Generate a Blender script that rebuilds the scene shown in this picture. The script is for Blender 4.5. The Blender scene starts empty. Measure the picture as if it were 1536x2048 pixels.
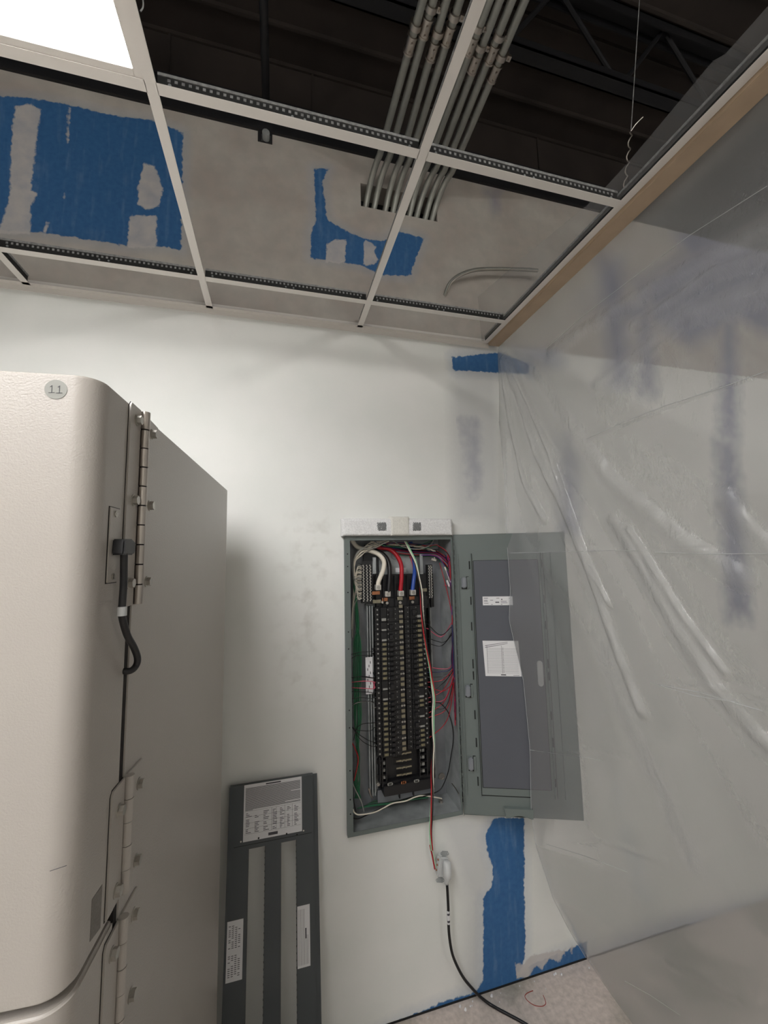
import bpy, bmesh, math, random
import numpy as np
from mathutils import Vector, Matrix
random.seed(7); rng = np.random.default_rng(7)
C = bpy.context.scene.collection
PI = math.pi

# ------------------------------------------------------------------ camera
CAM = Vector((-0.2698, -1.6470, 1.7405)); YAW, PIT, ROL, F = 0.2629, 0.1060, -0.0212, 808.7
fw = Vector((math.sin(YAW)*math.cos(PIT), math.cos(YAW)*math.cos(PIT), math.sin(PIT)))
rt0 = Vector((math.cos(YAW), -math.sin(YAW), 0)); up0 = rt0.cross(fw)
RT = math.cos(ROL)*rt0 + math.sin(ROL)*up0
UP = -math.sin(ROL)*rt0 + math.cos(ROL)*up0
cd = bpy.data.cameras.new('camera'); cam = bpy.data.objects.new('camera', cd); C.objects.link(cam)
cam.matrix_world = Matrix(((RT.x, UP.x, -fw.x, CAM.x), (RT.y, UP.y, -fw.y, CAM.y), (RT.z, UP.z, -fw.z, CAM.z), (0, 0, 0, 1)))
cd.sensor_fit = 'HORIZONTAL'; cd.sensor_width = 36; cd.lens = F/1536*36; cd.clip_start = 0.02; cd.clip_end = 60
bpy.context.scene.camera = cam

def ray(px, py): return fw + RT*((px-768)/F) - UP*((py-1024)/F)
def hit(px, py, p0, n):
    """measured point of the photograph on the real plane through p0 with normal n"""
    d = ray(px, py); n = Vector(n); return CAM + d*((Vector(p0)-CAM).dot(n)/d.dot(n))
def atY(px, py, y): return hit(px, py, (0, y, 0), (0, 1, 0))
def atX(px, py, x): return hit(px, py, (x, 0, 0), (1, 0, 0))
def atZ(px, py, z): return hit(px, py, (0, 0, z), (0, 0, 1))

# ------------------------------------------------------------------ materials
def srgb(r, g, b):
    f = lambda c: (c/255/12.92) if c/255 <= .04045 else ((c/255+.055)/1.055)**2.4
    return (f(r), f(g), f(b), 1)
def mat(name, col, rough=.5, metal=0, noise=0, nscale=20, bump=0, bscale=200, spec=None, coat=0):
    m = bpy.data.materials.new(name); m.use_nodes = True; nt = m.node_tree; b = nt.nodes['Principled BSDF']
    b.inputs['Base Color'].default_value = col; b.inputs['Roughness'].default_value = rough; b.inputs['Metallic'].default_value = metal
    if spec is not None: b.inputs['Specular IOR Level'].default_value = spec
    if coat: b.inputs['Coat Weight'].default_value = coat
    tc = nt.nodes.new('ShaderNodeTexCoord')
    if noise:
        n = nt.nodes.new('ShaderNodeTexNoise'); n.inputs['Scale'].default_value = nscale; n.inputs['Detail'].default_value = 5
        nt.links.new(tc.outputs['Object'], n.inputs['Vector'])
        mx = nt.nodes.new('ShaderNodeMixRGB'); mx.blend_type = 'MULTIPLY'; mx.inputs['Fac'].default_value = 1
        mr = nt.nodes.new('ShaderNodeMapRange'); mr.inputs['From Min'].default_value = .3; mr.inputs['From Max'].default_value = .7
        mr.inputs['To Min'].default_value = 1-noise; mr.inputs['To Max'].default_value = 1
        nt.links.new(n.outputs['Fac'], mr.inputs['Value']); nt.links.new(mr.outputs['Result'], mx.inputs['Color2'])
        mx.inputs['Color1'].default_value = col; nt.links.new(mx.outputs['Color'], b.inputs['Base Color'])
    if bump:
        n = nt.nodes.new('ShaderNodeTexNoise'); n.inputs['Scale'].default_value = bscale; n.inputs['Detail'].default_value = 3
        nt.links.new(tc.outputs['Object'], n.inputs['Vector'])
        bp = nt.nodes.new('ShaderNodeBump'); bp.inputs['Strength'].default_value = bump; bp.inputs['Distance'].default_value = .002
        nt.links.new(n.outputs['Fac'], bp.inputs['Height']); nt.links.new(bp.outputs['Normal'], b.inputs['Normal'])
    return m
def emis(name, col, s):
    m = bpy.data.materials.new(name); m.use_nodes = True; nt = m.node_tree; nt.nodes.clear()
    e = nt.nodes.new('ShaderNodeEmission'); e.inputs['Color'].default_value = col; e.inputs['Strength'].default_value = s
    o = nt.nodes.new('ShaderNodeOutputMaterial'); nt.links.new(e.outputs[0], o.inputs['Surface']); return m

M = {}
M['cab'] = mat('cabinet_paint', srgb(178, 172, 165), .32, 0, .03, 6, .22, 420)
M['cabgap'] = mat('gasket_and_shadow_line', srgb(34, 29, 28), .9)  # also paints the shadow lines round hinge leaves and keeper plate
M['steel'] = mat('stainless_steel', srgb(190, 182, 174), .3, 1, .15, 30)
M['bolt'] = mat('zinc_bolt', srgb(190, 186, 178), .3, .6, .3, 60)
M['black'] = mat('black_plastic', srgb(22, 22, 25), .38)
M['blackm'] = mat('breaker_black', srgb(24, 24, 26), .42, 0, .2, 60)
M['rubber'] = mat('black_cable', srgb(34, 34, 36), .45)
M['panelgrey'] = mat('panel_grey_enamel', srgb(106, 115, 113), .42, 0, .05, 8, .05, 300)
M['doorgrey'] = mat('door_inner_grey', srgb(86, 89, 97), .42, 0, .05, 8, .04, 300)
M['dark'] = mat('dark_slot', srgb(18, 19, 20), .8)
M['galv'] = mat('galvanized_steel', srgb(176, 181, 182), .42, .3, .4, 14)
M['galvd'] = mat('galvanized_back_pan', srgb(150, 153, 158), .42, .35, .3, 10)
M['emt'] = mat('conduit_steel', srgb(160, 161, 155), .4, .55, .22, 25)
M['white'] = mat('white_enamel', srgb(226, 222, 217), .5)
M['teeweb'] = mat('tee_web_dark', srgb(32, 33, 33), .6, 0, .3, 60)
M['bulb'] = mat('tee_bulb_galvanized', srgb(175, 176, 176), .5, .3, .5, 90)
M['deck'] = mat('deck_black_paint', srgb(62, 54, 50), .8, 0, .45, 3)
M['joist'] = mat('joist_black_paint', srgb(24, 24, 28), .6, 0, .3, 8)
M['wood'] = mat('pine_furring', srgb(182, 160, 136), .6, 0, .12, 14)
M['paper'] = mat('label_paper', srgb(222, 222, 224), .5)
M['ink'] = mat('label_ink', srgb(70, 70, 76), .6)
M['foam'] = mat('bubble_foam', srgb(246, 246, 246), .3, 0, .22, 220, 1, 260)
M['foamd'] = mat('foam_dark_square', srgb(130, 132, 132), .4, 0, .5, 300, .6, 330)
M['tape'] = mat('masking_tape', srgb(232, 230, 222), .5, 0, .2, 260, .7, 300)
M['wwhite'] = mat('wire_white', srgb(228, 221, 206), .4)
M['wred'] = mat('wire_red', srgb(176, 26, 40), .4)
M['wpink'] = mat('wire_pink', srgb(206, 84, 110), .4)
M['wblue'] = mat('wire_blue', srgb(40, 76, 160), .4)
M['wnavy'] = mat('wire_dark_blue', srgb(38, 48, 92), .4)
M['wpurple'] = mat('wire_purple', srgb(92, 52, 128), .4)
M['wgreen'] = mat('wire_green', srgb(20, 104, 66), .4)
M['wlgreen'] = mat('wire_light_green', srgb(150, 205, 165), .4)
M['wgrey'] = mat('wire_grey', srgb(150, 150, 145), .4)
M['wblack'] = mat('wire_black', srgb(20, 20, 22), .4)
M['copper'] = mat('copper_bus', srgb(176, 120, 88), .35, .9)
M['tin'] = mat('tin_plated_bus', srgb(160, 154, 134), .35, .8, .2, 80)
M['lug'] = mat('aluminium_lug', srgb(214, 211, 204), .32, .45, .2, 60)
M['amber'] = mat('yellowed_mark', srgb(138, 130, 100), .5, 0, .4, 300)
M['latch'] = mat('latch_grey', srgb(124, 128, 134), .4)
M['plugg'] = mat('grey_plug', srgb(198, 200, 200), .35)
M['redmark'] = mat('red_marking', srgb(150, 62, 52), .7)
M['led'] = emis('light_panel_diffuser', (1, .985, .97, 1), 17.0)

# concrete floor
def concrete():
    m = bpy.data.materials.new('bare_concrete'); m.use_nodes = True; nt = m.node_tree; b = nt.nodes['Principled BSDF']
    tc = nt.nodes.new('ShaderNodeTexCoord'); L = nt.links
    n1 = nt.nodes.new('ShaderNodeTexNoise'); n1.inputs['Scale'].default_value = 3.2; n1.inputs['Detail'].default_value = 8
    n2 = nt.nodes.new('ShaderNodeTexNoise'); n2.inputs['Scale'].default_value = 60; n2.inputs['Detail'].default_value = 6
    for n in (n1, n2): L.new(tc.outputs['Object'], n.inputs['Vector'])
    r = nt.nodes.new('ShaderNodeValToRGB'); L.new(n1.outputs['Fac'], r.inputs['Fac'])
    e = r.color_ramp.elements; e[0].position = .38; e[0].color = srgb(150, 146, 134); e[1].position = .56; e[1].color = srgb(206, 194, 186)
    r2 = nt.nodes.new('ShaderNodeMapRange'); L.new(n2.outputs['Fac'], r2.inputs['Value']); r2.inputs['From Min'].default_value = .3; r2.inputs['From Max'].default_value = .7
    r2.inputs['To Min'].default_value = .78; r2.inputs['To Max'].default_value = 1.05
    mx = nt.nodes.new('ShaderNodeMixRGB'); mx.blend_type = 'MULTIPLY'; mx.inputs['Fac'].default_value = 1
    L.new(r.outputs['Color'], mx.inputs['Color1']); L.new(r2.outputs['Result'], mx.inputs['Color2']); L.new(mx.outputs['Color'], b.inputs['Base Color'])
    b.inputs['Roughness'].default_value = .8
    bp = nt.nodes.new('ShaderNodeBump'); bp.inputs['Strength'].default_value = .3; bp.inputs['Distance'].default_value = .003
    L.new(n2.outputs['Fac'], bp.inputs['Height']); L.new(bp.outputs['Normal'], b.inputs['Normal'])
    return m
M['concrete'] = concrete()

# drywall: distances to the painted / mudded areas are stored on the mesh, the shader makes ragged edges from them
def drywall():
    m = bpy.data.materials.new('patched_drywall'); m.use_nodes = True; nt = m.node_tree; b = nt.nodes['Principled BSDF']; L = nt.links
    tc = nt.nodes.new('ShaderNodeTexCoord')
    def noise(s, d=6, vec=None):
        n = nt.nodes.new('ShaderNodeTexNoise'); n.inputs['Scale'].default_value = s; n.inputs['Detail'].default_value = d
        L.new(vec or tc.outputs['Object'], n.inputs['Vector']); return n.outputs['Fac']
    def attr(nm):
        a = nt.nodes.new('ShaderNodeAttribute'); a.attribute_name = nm; return a.outputs['Fac']
    def math_(op, a, b_=None, c=None):
        n = nt.nodes.new('ShaderNodeMath'); n.operation = op
        for i, v in enumerate((a, b_, c)):
            if v is None: continue
            if isinstance(v, (int, float)): n.inputs[i].default_value = v
            else: L.new(v, n.inputs[i])
        return n.outputs[0]
    def rng_(v, a, b_, c=0, d=1):
        n = nt.nodes.new('ShaderNodeMapRange'); L.new(v, n.inputs['Value'])
        for k, q in zip(('From Min', 'From Max', 'To Min', 'To Max'), (a, b_, c, d)): n.inputs[k].default_value = q
        return n.outputs['Result']
    def mix(f, a, b_):
        n = nt.nodes.new('ShaderNodeMixRGB')
        for i, v in (('Fac', f), ('Color1', a), ('Color2', b_)):
            if isinstance(v, (int, float, tuple)): n.inputs[i].default_value = v
            else: L.new(v, n.inputs[i])
        return n.outputs['Color']
    fine = noise(55, 8); big = noise(5, 5); mid = noise(18, 6)
    rag = math_('ADD', math_('MULTIPLY', math_('SUBTRACT', fine, .5), .022), math_('MULTIPLY', math_('SUBTRACT', mid, .5), .012))
    edge = lambda a, w: rng_(math_('ADD', attr(a), rag), w, -w)
    # bare gypsum joint compound / primer above the grid
    bare = mix(rng_(big, .35, .65), srgb(176, 167, 160), srgb(192, 187, 180))
    bare = mix(rng_(mid, .4, .6, 0, .25), bare, srgb(160, 160, 156))
    paint = mix(rng_(big, .3, .7), srgb(226, 228, 224), srgb(232, 232, 229))
    smudge = math_('MULTIPLY', rng_(attr('smudge'), .12, -.1), rng_(mid, .5, .72, 0, .5))
    paint = mix(smudge, paint, srgb(172, 168, 158))
    col = mix(edge('paint', .004), bare, paint)
    col = mix(rng_(math_('ADD', attr('greyprime'), rag), .05, -.03, 0, .55), col, srgb(186, 188, 190))
    feather = rng_(math_('ADD', attr('blue'), rag), .045, -.01, 0, .35)
    col = mix(feather, col, srgb(150, 165, 188))
    blue = mix(rng_(fine, .35, .65), srgb(50, 98, 148), srgb(58, 106, 156))
    mpz = nt.nodes.new('ShaderNodeMapping'); mpz.inputs['Scale'].default_value = (1, 1, .12); L.new(tc.outputs['Object'], mpz.inputs['Vector'])
    streak = math_('MULTIPLY', rng_(noise(38, 5, mpz.outputs['Vector']), .52, .68, 0, .38), rng_(mid, .35, .6))
    blue = mix(streak, blue, srgb(120, 150, 186))
    col = mix(edge('blue', .0025), col, blue)
    soft = math_('MULTIPLY', rng_(math_('ADD', attr('softblue'), math_('MULTIPLY', math_('SUBTRACT', mid, .5), .10)), .07, -.06), .8)
    col = mix(soft, col, srgb(92, 99, 138))
    mud = math_('MULTIPLY', edge('mud', .003), rng_(mid, .3, .62, .72, .97))
    col = mix(mud, col, srgb(196, 192, 190))
    L.new(col, b.inputs['Base Color']); b.inputs['Roughness'].default_value = .55
    b.inputs['Specular IOR Level'].default_value = .35
    hgt = math_('ADD', math_('MULTIPLY', edge('mud', .01), .6), math_('ADD', math_('MULTIPLY', edge('paint', .01), .2), math_('ADD', math_('MULTIPLY', mid, .5), math_('MULTIPLY', noise(300, 3), .12))))
    bp = nt.nodes.new('ShaderNodeBump'); bp.inputs['Strength'].default_value = .35; bp.inputs['Distance'].default_value = .003
    L.new(hgt, bp.inputs['Height']); L.new(bp.outputs['Normal'], b.inputs['Normal'])
    return m
M['drywall'] = drywall()
M['plainwall'] = mat('white_wall_paint', srgb(214, 214, 210), .6)
M['tile'] = mat('ceiling_tile', srgb(205, 203, 198), .8, 0, .1, 80)

def sheetmat(nm='polyethylene_film', grough=.1, gk=.8, hz=(.25, .52)):
    m = bpy.data.materials.new(nm); m.use_nodes = True; nt = m.node_tree; nt.nodes.clear(); L = nt.links
    tc = nt.nodes.new('ShaderNodeTexCoord')
    out = nt.nodes.new('ShaderNodeOutputMaterial')
    tr = nt.nodes.new('ShaderNodeBsdfTransparent'); tr.inputs['Color'].default_value = (.93, .93, .93, 1)
    tl = nt.nodes.new('ShaderNodeBsdfTranslucent'); tl.inputs['Color'].default_value = srgb(226, 227, 230)
    df = nt.nodes.new('ShaderNodeBsdfDiffuse'); df.inputs['Color'].default_value = srgb(228, 229, 232)
    gl = nt.nodes.new('ShaderNodeBsdfGlossy'); gl.inputs['Roughness'].default_value = grough; gl.inputs['Color'].default_value = (1, 1, 1, 1)
    # crinkle bump
    n1 = nt.nodes.new('ShaderNodeTexNoise'); n1.inputs['Scale'].default_value = 14; n1.inputs['Detail'].default_value = 7; n1.inputs['Roughness'].default_value = .62; n1.inputs['Distortion'].default_value = .8
    mp = nt.nodes.new('ShaderNodeMapping'); mp.inputs['Scale'].default_value = (1, 1.6, .8); L.new(tc.outputs['Object'], mp.inputs['Vector']); L.new(mp.outputs['Vector'], n1.inputs['Vector'])
    bp = nt.nodes.new('ShaderNodeBump'); bp.inputs['Strength'].default_value = .7; bp.inputs['Distance'].default_value = .016
    a = nt.nodes.new('ShaderNodeAttribute'); a.attribute_name = 'crinkle'
    ml = nt.nodes.new('ShaderNodeMath'); ml.operation = 'MULTIPLY_ADD'; ml.inputs[1].default_value = 1.0
    sc = nt.nodes.new('ShaderNodeMath'); sc.operation = 'MULTIPLY'
    b1 = nt.nodes.new('ShaderNodeMath'); b1.operation = 'MULTIPLY_ADD'; b1.inputs[1].default_value = 1.0; b1.inputs[2].default_value = .07
    b1.inputs[1].default_value = 1.7; L.new(a.outputs['Fac'], b1.inputs[0]); L.new(b1.outputs[0], sc.inputs[0]); L.new(n1.outputs['Fac'], sc.inputs[1])
    L.new(sc.outputs[0], bp.inputs['Height'])
    for s in (df, gl): L.new(bp.outputs['Normal'], s.inputs['Normal'])
    haze = nt.nodes.new('ShaderNodeMixShader'); haze.inputs['Fac'].default_value = .5
    L.new(tl.outputs[0], haze.inputs[1]); L.new(df.outputs[0], haze.inputs[2])
    # film hazier where it is seen edge-on
    lw = nt.nodes.new('ShaderNodeLayerWeight'); lw.inputs['Blend'].default_value = .35; L.new(bp.outputs['Normal'], lw.inputs['Normal'])
    mr = nt.nodes.new('ShaderNodeMapRange'); mr.inputs['From Min'].default_value = 0; mr.inputs['From Max'].default_value = 1; mr.inputs['To Min'].default_value = hz[0]; mr.inputs['To Max'].default_value = hz[1]
    L.new(lw.outputs['Facing'], mr.inputs['Value'])
    ad = nt.nodes.new('ShaderNodeMath'); ad.operation = 'MULTIPLY_ADD'; ad.inputs[1].default_value = .11; ad.use_clamp = True; L.new(a.outputs['Fac'], ad.inputs[0]); L.new(mr.outputs['Result'], ad.inputs[2])
    mx = nt.nodes.new('ShaderNodeMixShader'); L.new(ad.outputs[0], mx.inputs['Fac']); L.new(tr.outputs[0], mx.inputs[1]); L.new(haze.outputs[0], mx.inputs[2])
    fr = nt.nodes.new('ShaderNodeFresnel'); fr.inputs['IOR'].default_value = 1.6; L.new(bp.outputs['Normal'], fr.inputs['Normal'])
    fk = nt.nodes.new('ShaderNodeMath'); fk.operation = 'MULTIPLY'; fk.inputs[1].default_value = gk; L.new(fr.outputs[0], fk.inputs[0])
    m2 = nt.nodes.new('ShaderNodeMixShader'); L.new(fk.outputs[0], m2.inputs['Fac']); L.new(mx.outputs[0], m2.inputs[1]); L.new(gl.outputs[0], m2.inputs[2])
    L.new(m2.outputs[0], out.inputs['Surface']); return m
HAZE = .25
M['film'] = sheetmat()
M['film_flap'] = sheetmat('polyethylene_flap', .45, .15, (.10, .13))
M['hem'] = mat('film_hem', srgb(186, 188, 190), .25)

# ------------------------------------------------------------------ mesh helpers
class MB:
    def __init__(s): s.v = []; s.f = []
    def add(s, vs, fs):
        o = len(s.v); s.v += [tuple(v) for v in vs]; s.f += [tuple(i+o for i in f) for f in fs]; return s
    def box(s, a, b):
        (x0, y0, z0), (x1, y1, z1) = [tuple(map(min, zip(a, b))), tuple(map(max, zip(a, b)))]
        return s.add([(x0,y0,z0),(x1,y0,z0),(x1,y1,z0),(x0,y1,z0),(x0,y0,z1),(x1,y0,z1),(x1,y1,z1),(x0,y1,z1)],
                     [(0,3,2,1),(4,5,6,7),(0,1,5,4),(1,2,6,5),(2,3,7,6),(3,0,4,7)])
    def prism(s, pts, d):
        """closed outline pts (Vectors) extruded by vector d"""
        n = len(pts); d = Vector(d); P = [Vector(p) for p in pts]
        return s.add(P+[p+d for p in P], [tuple(range(n))[::-1], tuple(range(n, 2*n))]+[(i, (i+1) % n, n+(i+1) % n, n+i) for i in range(n)])
    def cyl(s, a, b, r, n=12, r2=None):
        a = Vector(a); b = Vector(b); z = (b-a).normalized(); x = z.orthogonal().normalized(); y = z.cross(x)
        r2 = r if r2 is None else r2
        A = [a+(x*math.cos(t)+y*math.sin(t))*r for t in [2*PI*i/n for i in range(n)]]
        B = [b+(x*math.cos(t)+y*math.sin(t))*r2 for t in [2*PI*i/n for i in range(n)]]
        return s.add(A+B, [tuple(range(n))[::-1], tuple(range(n, 2*n))]+[(i, (i+1) % n, n+(i+1) % n, n+i) for i in range(n)])
    def ring(s, c, ax, r0, r1, h, n=20):
        c = Vector(c); z = Vector(ax).normalized(); x = z.orthogonal().normalized(); y = z.cross(x); vs = []; fs = []
        for i in range(n):
            t = 2*PI*i/n; d = x*math.cos(t)+y*math.sin(t)
            vs += [c+d*r0, c+d*r1, c+d*r1+z*h, c+d*r0+z*h]
        for i in range(n):
            a = 4*i; b = 4*((i+1) % n)
            for k in range(4): fs.append((a+k, b+k, b+(k+1) % 4, a+(k+1) % 4))
        return s.add(vs, fs)
    def tube(s, pts, r, n=8, sub=6, smooth=True):
        P = [Vector(p) for p in pts]
        if smooth and len(P) > 2:
            Q = []
            E = [P[0]*2-P[1]]+P+[P[-1]*2-P[-2]]
            for i in range(1, len(E)-2):
                p0, p1, p2, p3 = E[i-1:i+3]
                for k in range(sub):
                    t = k/sub
                    Q.append(.5*((2*p1)+(p2-p0)*t+(2*p0-5*p1+4*p2-p3)*t*t+(3*p1-p0-3*p2+p3)*t**3))
            Q.append(P[-1]); P = Q
        T = [(P[min(i+1, len(P)-1)]-P[max(i-1, 0)]).normalized() for i in range(len(P))]
        x = T[0].orthogonal().normalized(); vs = []; fs = []
        for i, (p, t) in enumerate(zip(P, T)):
            x = (x-t*x.dot(t)).normalized(); y = t.cross(x)
            vs += [p+(x*math.cos(2*PI*k/n)+y*math.sin(2*PI*k/n))*r for k in range(n)]
        for i in range(len(P)-1):
            for k in range(n): a = i*n+k; b = i*n+(k+1) % n; fs.append((a, b, b+n, a+n))
        fs.append(tuple(range(n))[::-1]); fs.append(tuple(range((len(P)-1)*n, len(P)*n)))
        return s.add(vs, fs)
    def build(s, name, m, parent=None, smooth=None, bevel=0, loc=None, seg=2):
        """link as one mesh object; loc = its origin (world coordinates)"""
        wl = Vector(loc) if loc is not None else (parent['_w'] and Vector(parent['_w']) if parent is not None else None)
        if wl is None:
            v = np.array(s.v); wl = Vector(((v[:, 0].min()+v[:, 0].max())/2, (v[:, 1].min()+v[:, 1].max())/2, v[:, 2].min()))
        me = bpy.data.meshes.new(name); me.from_pydata([tuple(Vector(v)-wl) for v in s.v], [], s.f)
        bm = bmesh.new(); bm.from_mesh(me); bmesh.ops.recalc_face_normals(bm, faces=bm.faces)
        if bevel: bmesh.ops.bevel(bm, geom=[e for e in bm.edges if len(e.link_faces) == 2 and e.calc_face_angle(0) > .5], offset=bevel, segments=seg, affect='EDGES', clamp_overlap=True)
        bm.to_mesh(me); bm.free()
        if smooth is None: smooth = 35
        if smooth:
            me.polygons.foreach_set('use_smooth', [True]*len(me.polygons))
            me.set_sharp_from_angle(angle=math.radians(smooth))
        me.materials.append(m)
        o = bpy.data.objects.new(name, me); C.objects.link(o); o['_w'] = tuple(wl)
        if parent is not None:
            o.parent = parent; o.location = wl-Vector(parent['_w'])
        else: o.location = wl
        return o
def tag(o, label=None, cat=None, group=None, kind=None):
    for k, v in (('label', label), ('category', cat), ('group', group), ('kind', kind)):
        if v: o[k] = v
    return o
def thing(name, loc, label, cat, group=None):
    o = bpy.data.objects.new(name, None); C.objects.link(o); o.location = loc; o['_w'] = tuple(loc)
    o.empty_display_size = .05
    return tag(o, label, cat, group)
def dup(o, loc, parent=None):
    """a copy of a thing or part with copies of its children, at world position loc"""
    c = o.copy(); C.objects.link(c); c['_w'] = tuple(loc)
    c.parent = parent; c.location = Vector(loc)-(Vector(parent['_w']) if parent is not None else Vector())
    for ch in list(o.children):
        w = Vector(ch['_w'])-Vector(o['_w'])+Vector(loc); dup(ch, w, c)
    return c
def plate(mb, c, u, v, w, h, t):
    """slab centred on c: w along u, h along v, thickness t outwards along u x v"""
    c = Vector(c); u = Vector(u).normalized(); v = Vector(v).normalized(); n = u.cross(v)
    return mb.prism([c-u*w/2-v*h/2, c+u*w/2-v*h/2, c+u*w/2+v*h/2, c-u*w/2+v*h/2], n*t)

M['strip'] = emis('fill_strip_lens', (1, .97, .93, 1), 120)  # glow of the added fill strips above the grid
# ------------------------------------------------------------------ room shell
XL, XR, YF, ZD = -3.3, 3.4, -4.6, 4.35       # room extents, deck height
BX0, BX1, BZ0, BZ1 = 0.004, 0.468, 0.69, 1.818   # panelboard opening
CX0, CX1, CZ0, CZ1 = 0.095, 0.47, 3.325, 3.44    # conduit slot
WT = 0.16
HC = 2.7336
A0, S2, XW = -1.1398, .6096, .689                # first runner, 2 ft module, right hand runner
D1, D2 = -.1859, -.7952

def poly(pts): return [tuple(atY(px, py, 0))[::2] for px, py in pts]
def sdf(X, Z, P):
    P = np.array(P); d = np.full(X.shape, 1e9); s = np.ones(X.shape); n = len(P); j = n-1
    for i in range(n):
        e = P[j]-P[i]; wx = X-P[i, 0]; wz = Z-P[i, 1]
        t = np.clip((wx*e[0]+wz*e[1])/(e@e+1e-12), 0, 1)
        d = np.minimum(d, np.hypot(wx-e[0]*t, wz-e[1]*t))
        c1 = Z >= P[i, 1]; c2 = Z < P[j, 1]; c3 = e[0]*wz > e[1]*wx
        s = np.where((c1 & c2 & c3) | (~c1 & ~c2 & ~c3), -s, s); j = i
    return s*d
def back_wall():
    def grid(a, b, st, ex):
        g = list(np.arange(a, b, st))+[b]
        for e in ex: g[int(np.argmin(np.abs(np.array(g)-e)))] = e
        return np.array(g)
    ZT = 3.58
    xs = np.concatenate([[XL], grid(-1.75, 3.1, .0125, [BX0, BX1, CX0, CX1]), [XR]])
    zs = grid(0, ZT, .0125, [BZ0, BZ1, CZ0, CZ1])
    nx, nz = len(xs), len(zs)
    X, Z = np.meshgrid(xs, zs)
    Y = np.zeros_like(X)
    co = np.stack([X, Y, Z], -1).reshape(-1, 3)
    I = np.arange(nx*nz).reshape(nz, nx)
    q = np.stack([I[:-1, :-1], I[:-1, 1:], I[1:, 1:], I[1:, :-1]], -1)
    cx = (X[:-1, :-1]+X[:-1, 1:])/2; cz = (Z[:-1, :-1]+Z[1:, :-1])/2
    hole = ((cx > BX0) & (cx < BX1) & (cz > BZ0) & (cz < BZ1)) | ((cx > CX0) & (cx < CX1) & (cz > CZ0) & (cz < CZ1))
    fs = [tuple(int(k) for k in f) for f in q[~hole]]
    vs = [tuple(c) for c in co.tolist()]; nfront = len(vs)
    def quad(*p):
        o = len(vs); vs.extend(p); fs.append((o, o+1, o+2, o+3))
    for a, b, c, d in ((BX0, BX1, BZ0, BZ1), (CX0, CX1, CZ0, CZ1)):
        quad((a, 0, c), (a, WT, c), (b, WT, c), (b, 0, c)); quad((a, 0, d), (b, 0, d), (b, WT, d), (a, WT, d))
        quad((a, 0, c), (a, 0, d), (a, WT, d), (a, WT, c)); quad((b, 0, c), (b, WT, c), (b, WT, d), (b, 0, d))
    quad((XL, WT, 0), (XL, WT, ZT), (XR, WT, ZT), (XR, WT, 0)); quad((XL, 0, ZT), (XR, 0, ZT), (XR, WT, ZT), (XL, WT, ZT))
    quad((XL, 0, 0), (XL, 0, ZT), (XL, WT, ZT), (XL, WT, 0)); quad((XR, 0, 0), (XR, WT, 0), (XR, WT, ZT), (XR, 0, ZT))
    me = bpy.data.meshes.new('wall_back'); me.from_pydata(vs, [], fs)
    V = np.array(vs); x, z = V[:, 0], V[:, 2]
    U = lambda *L: np.min([sdf(x, z, poly(p)) for p in L], axis=0)
    # strong blue board showing
    blue = U([(-90,185),(0,192),(60,196),(150,212),(230,232),(300,240),(330,252),(366,265),(362,500),(330,493),(255,492),(180,480),(90,466),(0,460),(-90,455)],
             [(628,337),(657,337),(645,365),(655,440),(700,466),(735,479),(768,482),(795,462),(848,476),(835,508),(820,552),(765,550),(720,530),(660,522),(622,515),(621,470),(632,440)],
             [(903,714),(925,712),(1000,705),(1058,728),(1058,748),(985,745),(908,741)],
             [(988,1636),(1048,1636),(1048,1780),(1051,1880),(1047,1925),(1040,1950),(1062,1930),(1110,1910),(1150,1894),(1175,1880),(1175,1925),(1060,1962),(820,2045),(790,2050),(880,2006),(950,1984),(966,1962),(967,1850),(966,1797),(984,1772),(986,1735),(974,1700),(970,1672)],
             [(720,2080),(820,2030),(900,2010),(880,2060)],
             [(1205,1918),(1250,1893),(1330,1862),(1420,1838),(1424,1850),(1335,1878),(1255,1908)], [(1470,1826),(1600,1784),(1600,1800),(1475,1836)])
    mud = U([(30,213),(60,207),(82,220),(75,260),(62,380),(76,386),(62,410),(60,468),(-5,468),(15,410),(20,380),(22,300)],
            [(288,325),(310,333),(326,380),(318,412),(295,420),(275,408),(277,370)], [(262,431),(313,431),(313,495),(255,497),(257,450)],
            [(137,215),(141,215),(137,288),(131,285)], [(96,442),(100,444),(88,470),(82,468)], [(129,385),(134,388),(129,398),(126,394)],
            [(655,487),(672,479),(692,480),(690,527),(650,525)], [(728,480),(752,492),(748,505),(757,520),(745,530),(726,530)],
            [(1030,1925),(1033,1957),(1055,1956),(1072,1930),(1085,1938),(1100,1915),(1118,1925),(1130,1905),(1118,1900),(1060,1912),(1045,1930)],
            [(1130,1893),(1134,1893),(1132,1912),(1129,1912)], [(1142,1890),(1146,1890),(1144,1908),(1141,1908)])
    paint = z-(HC+.004)
    grey = U([(905,690),(990,690),(1000,1040),(912,1040)], [(880,1636),(990,1636),(972,1700),(985,1740),(967,1800),(965,1975),(930,1990),(940,1800)])
    grey = np.maximum(grey, -np.inf)
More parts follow.
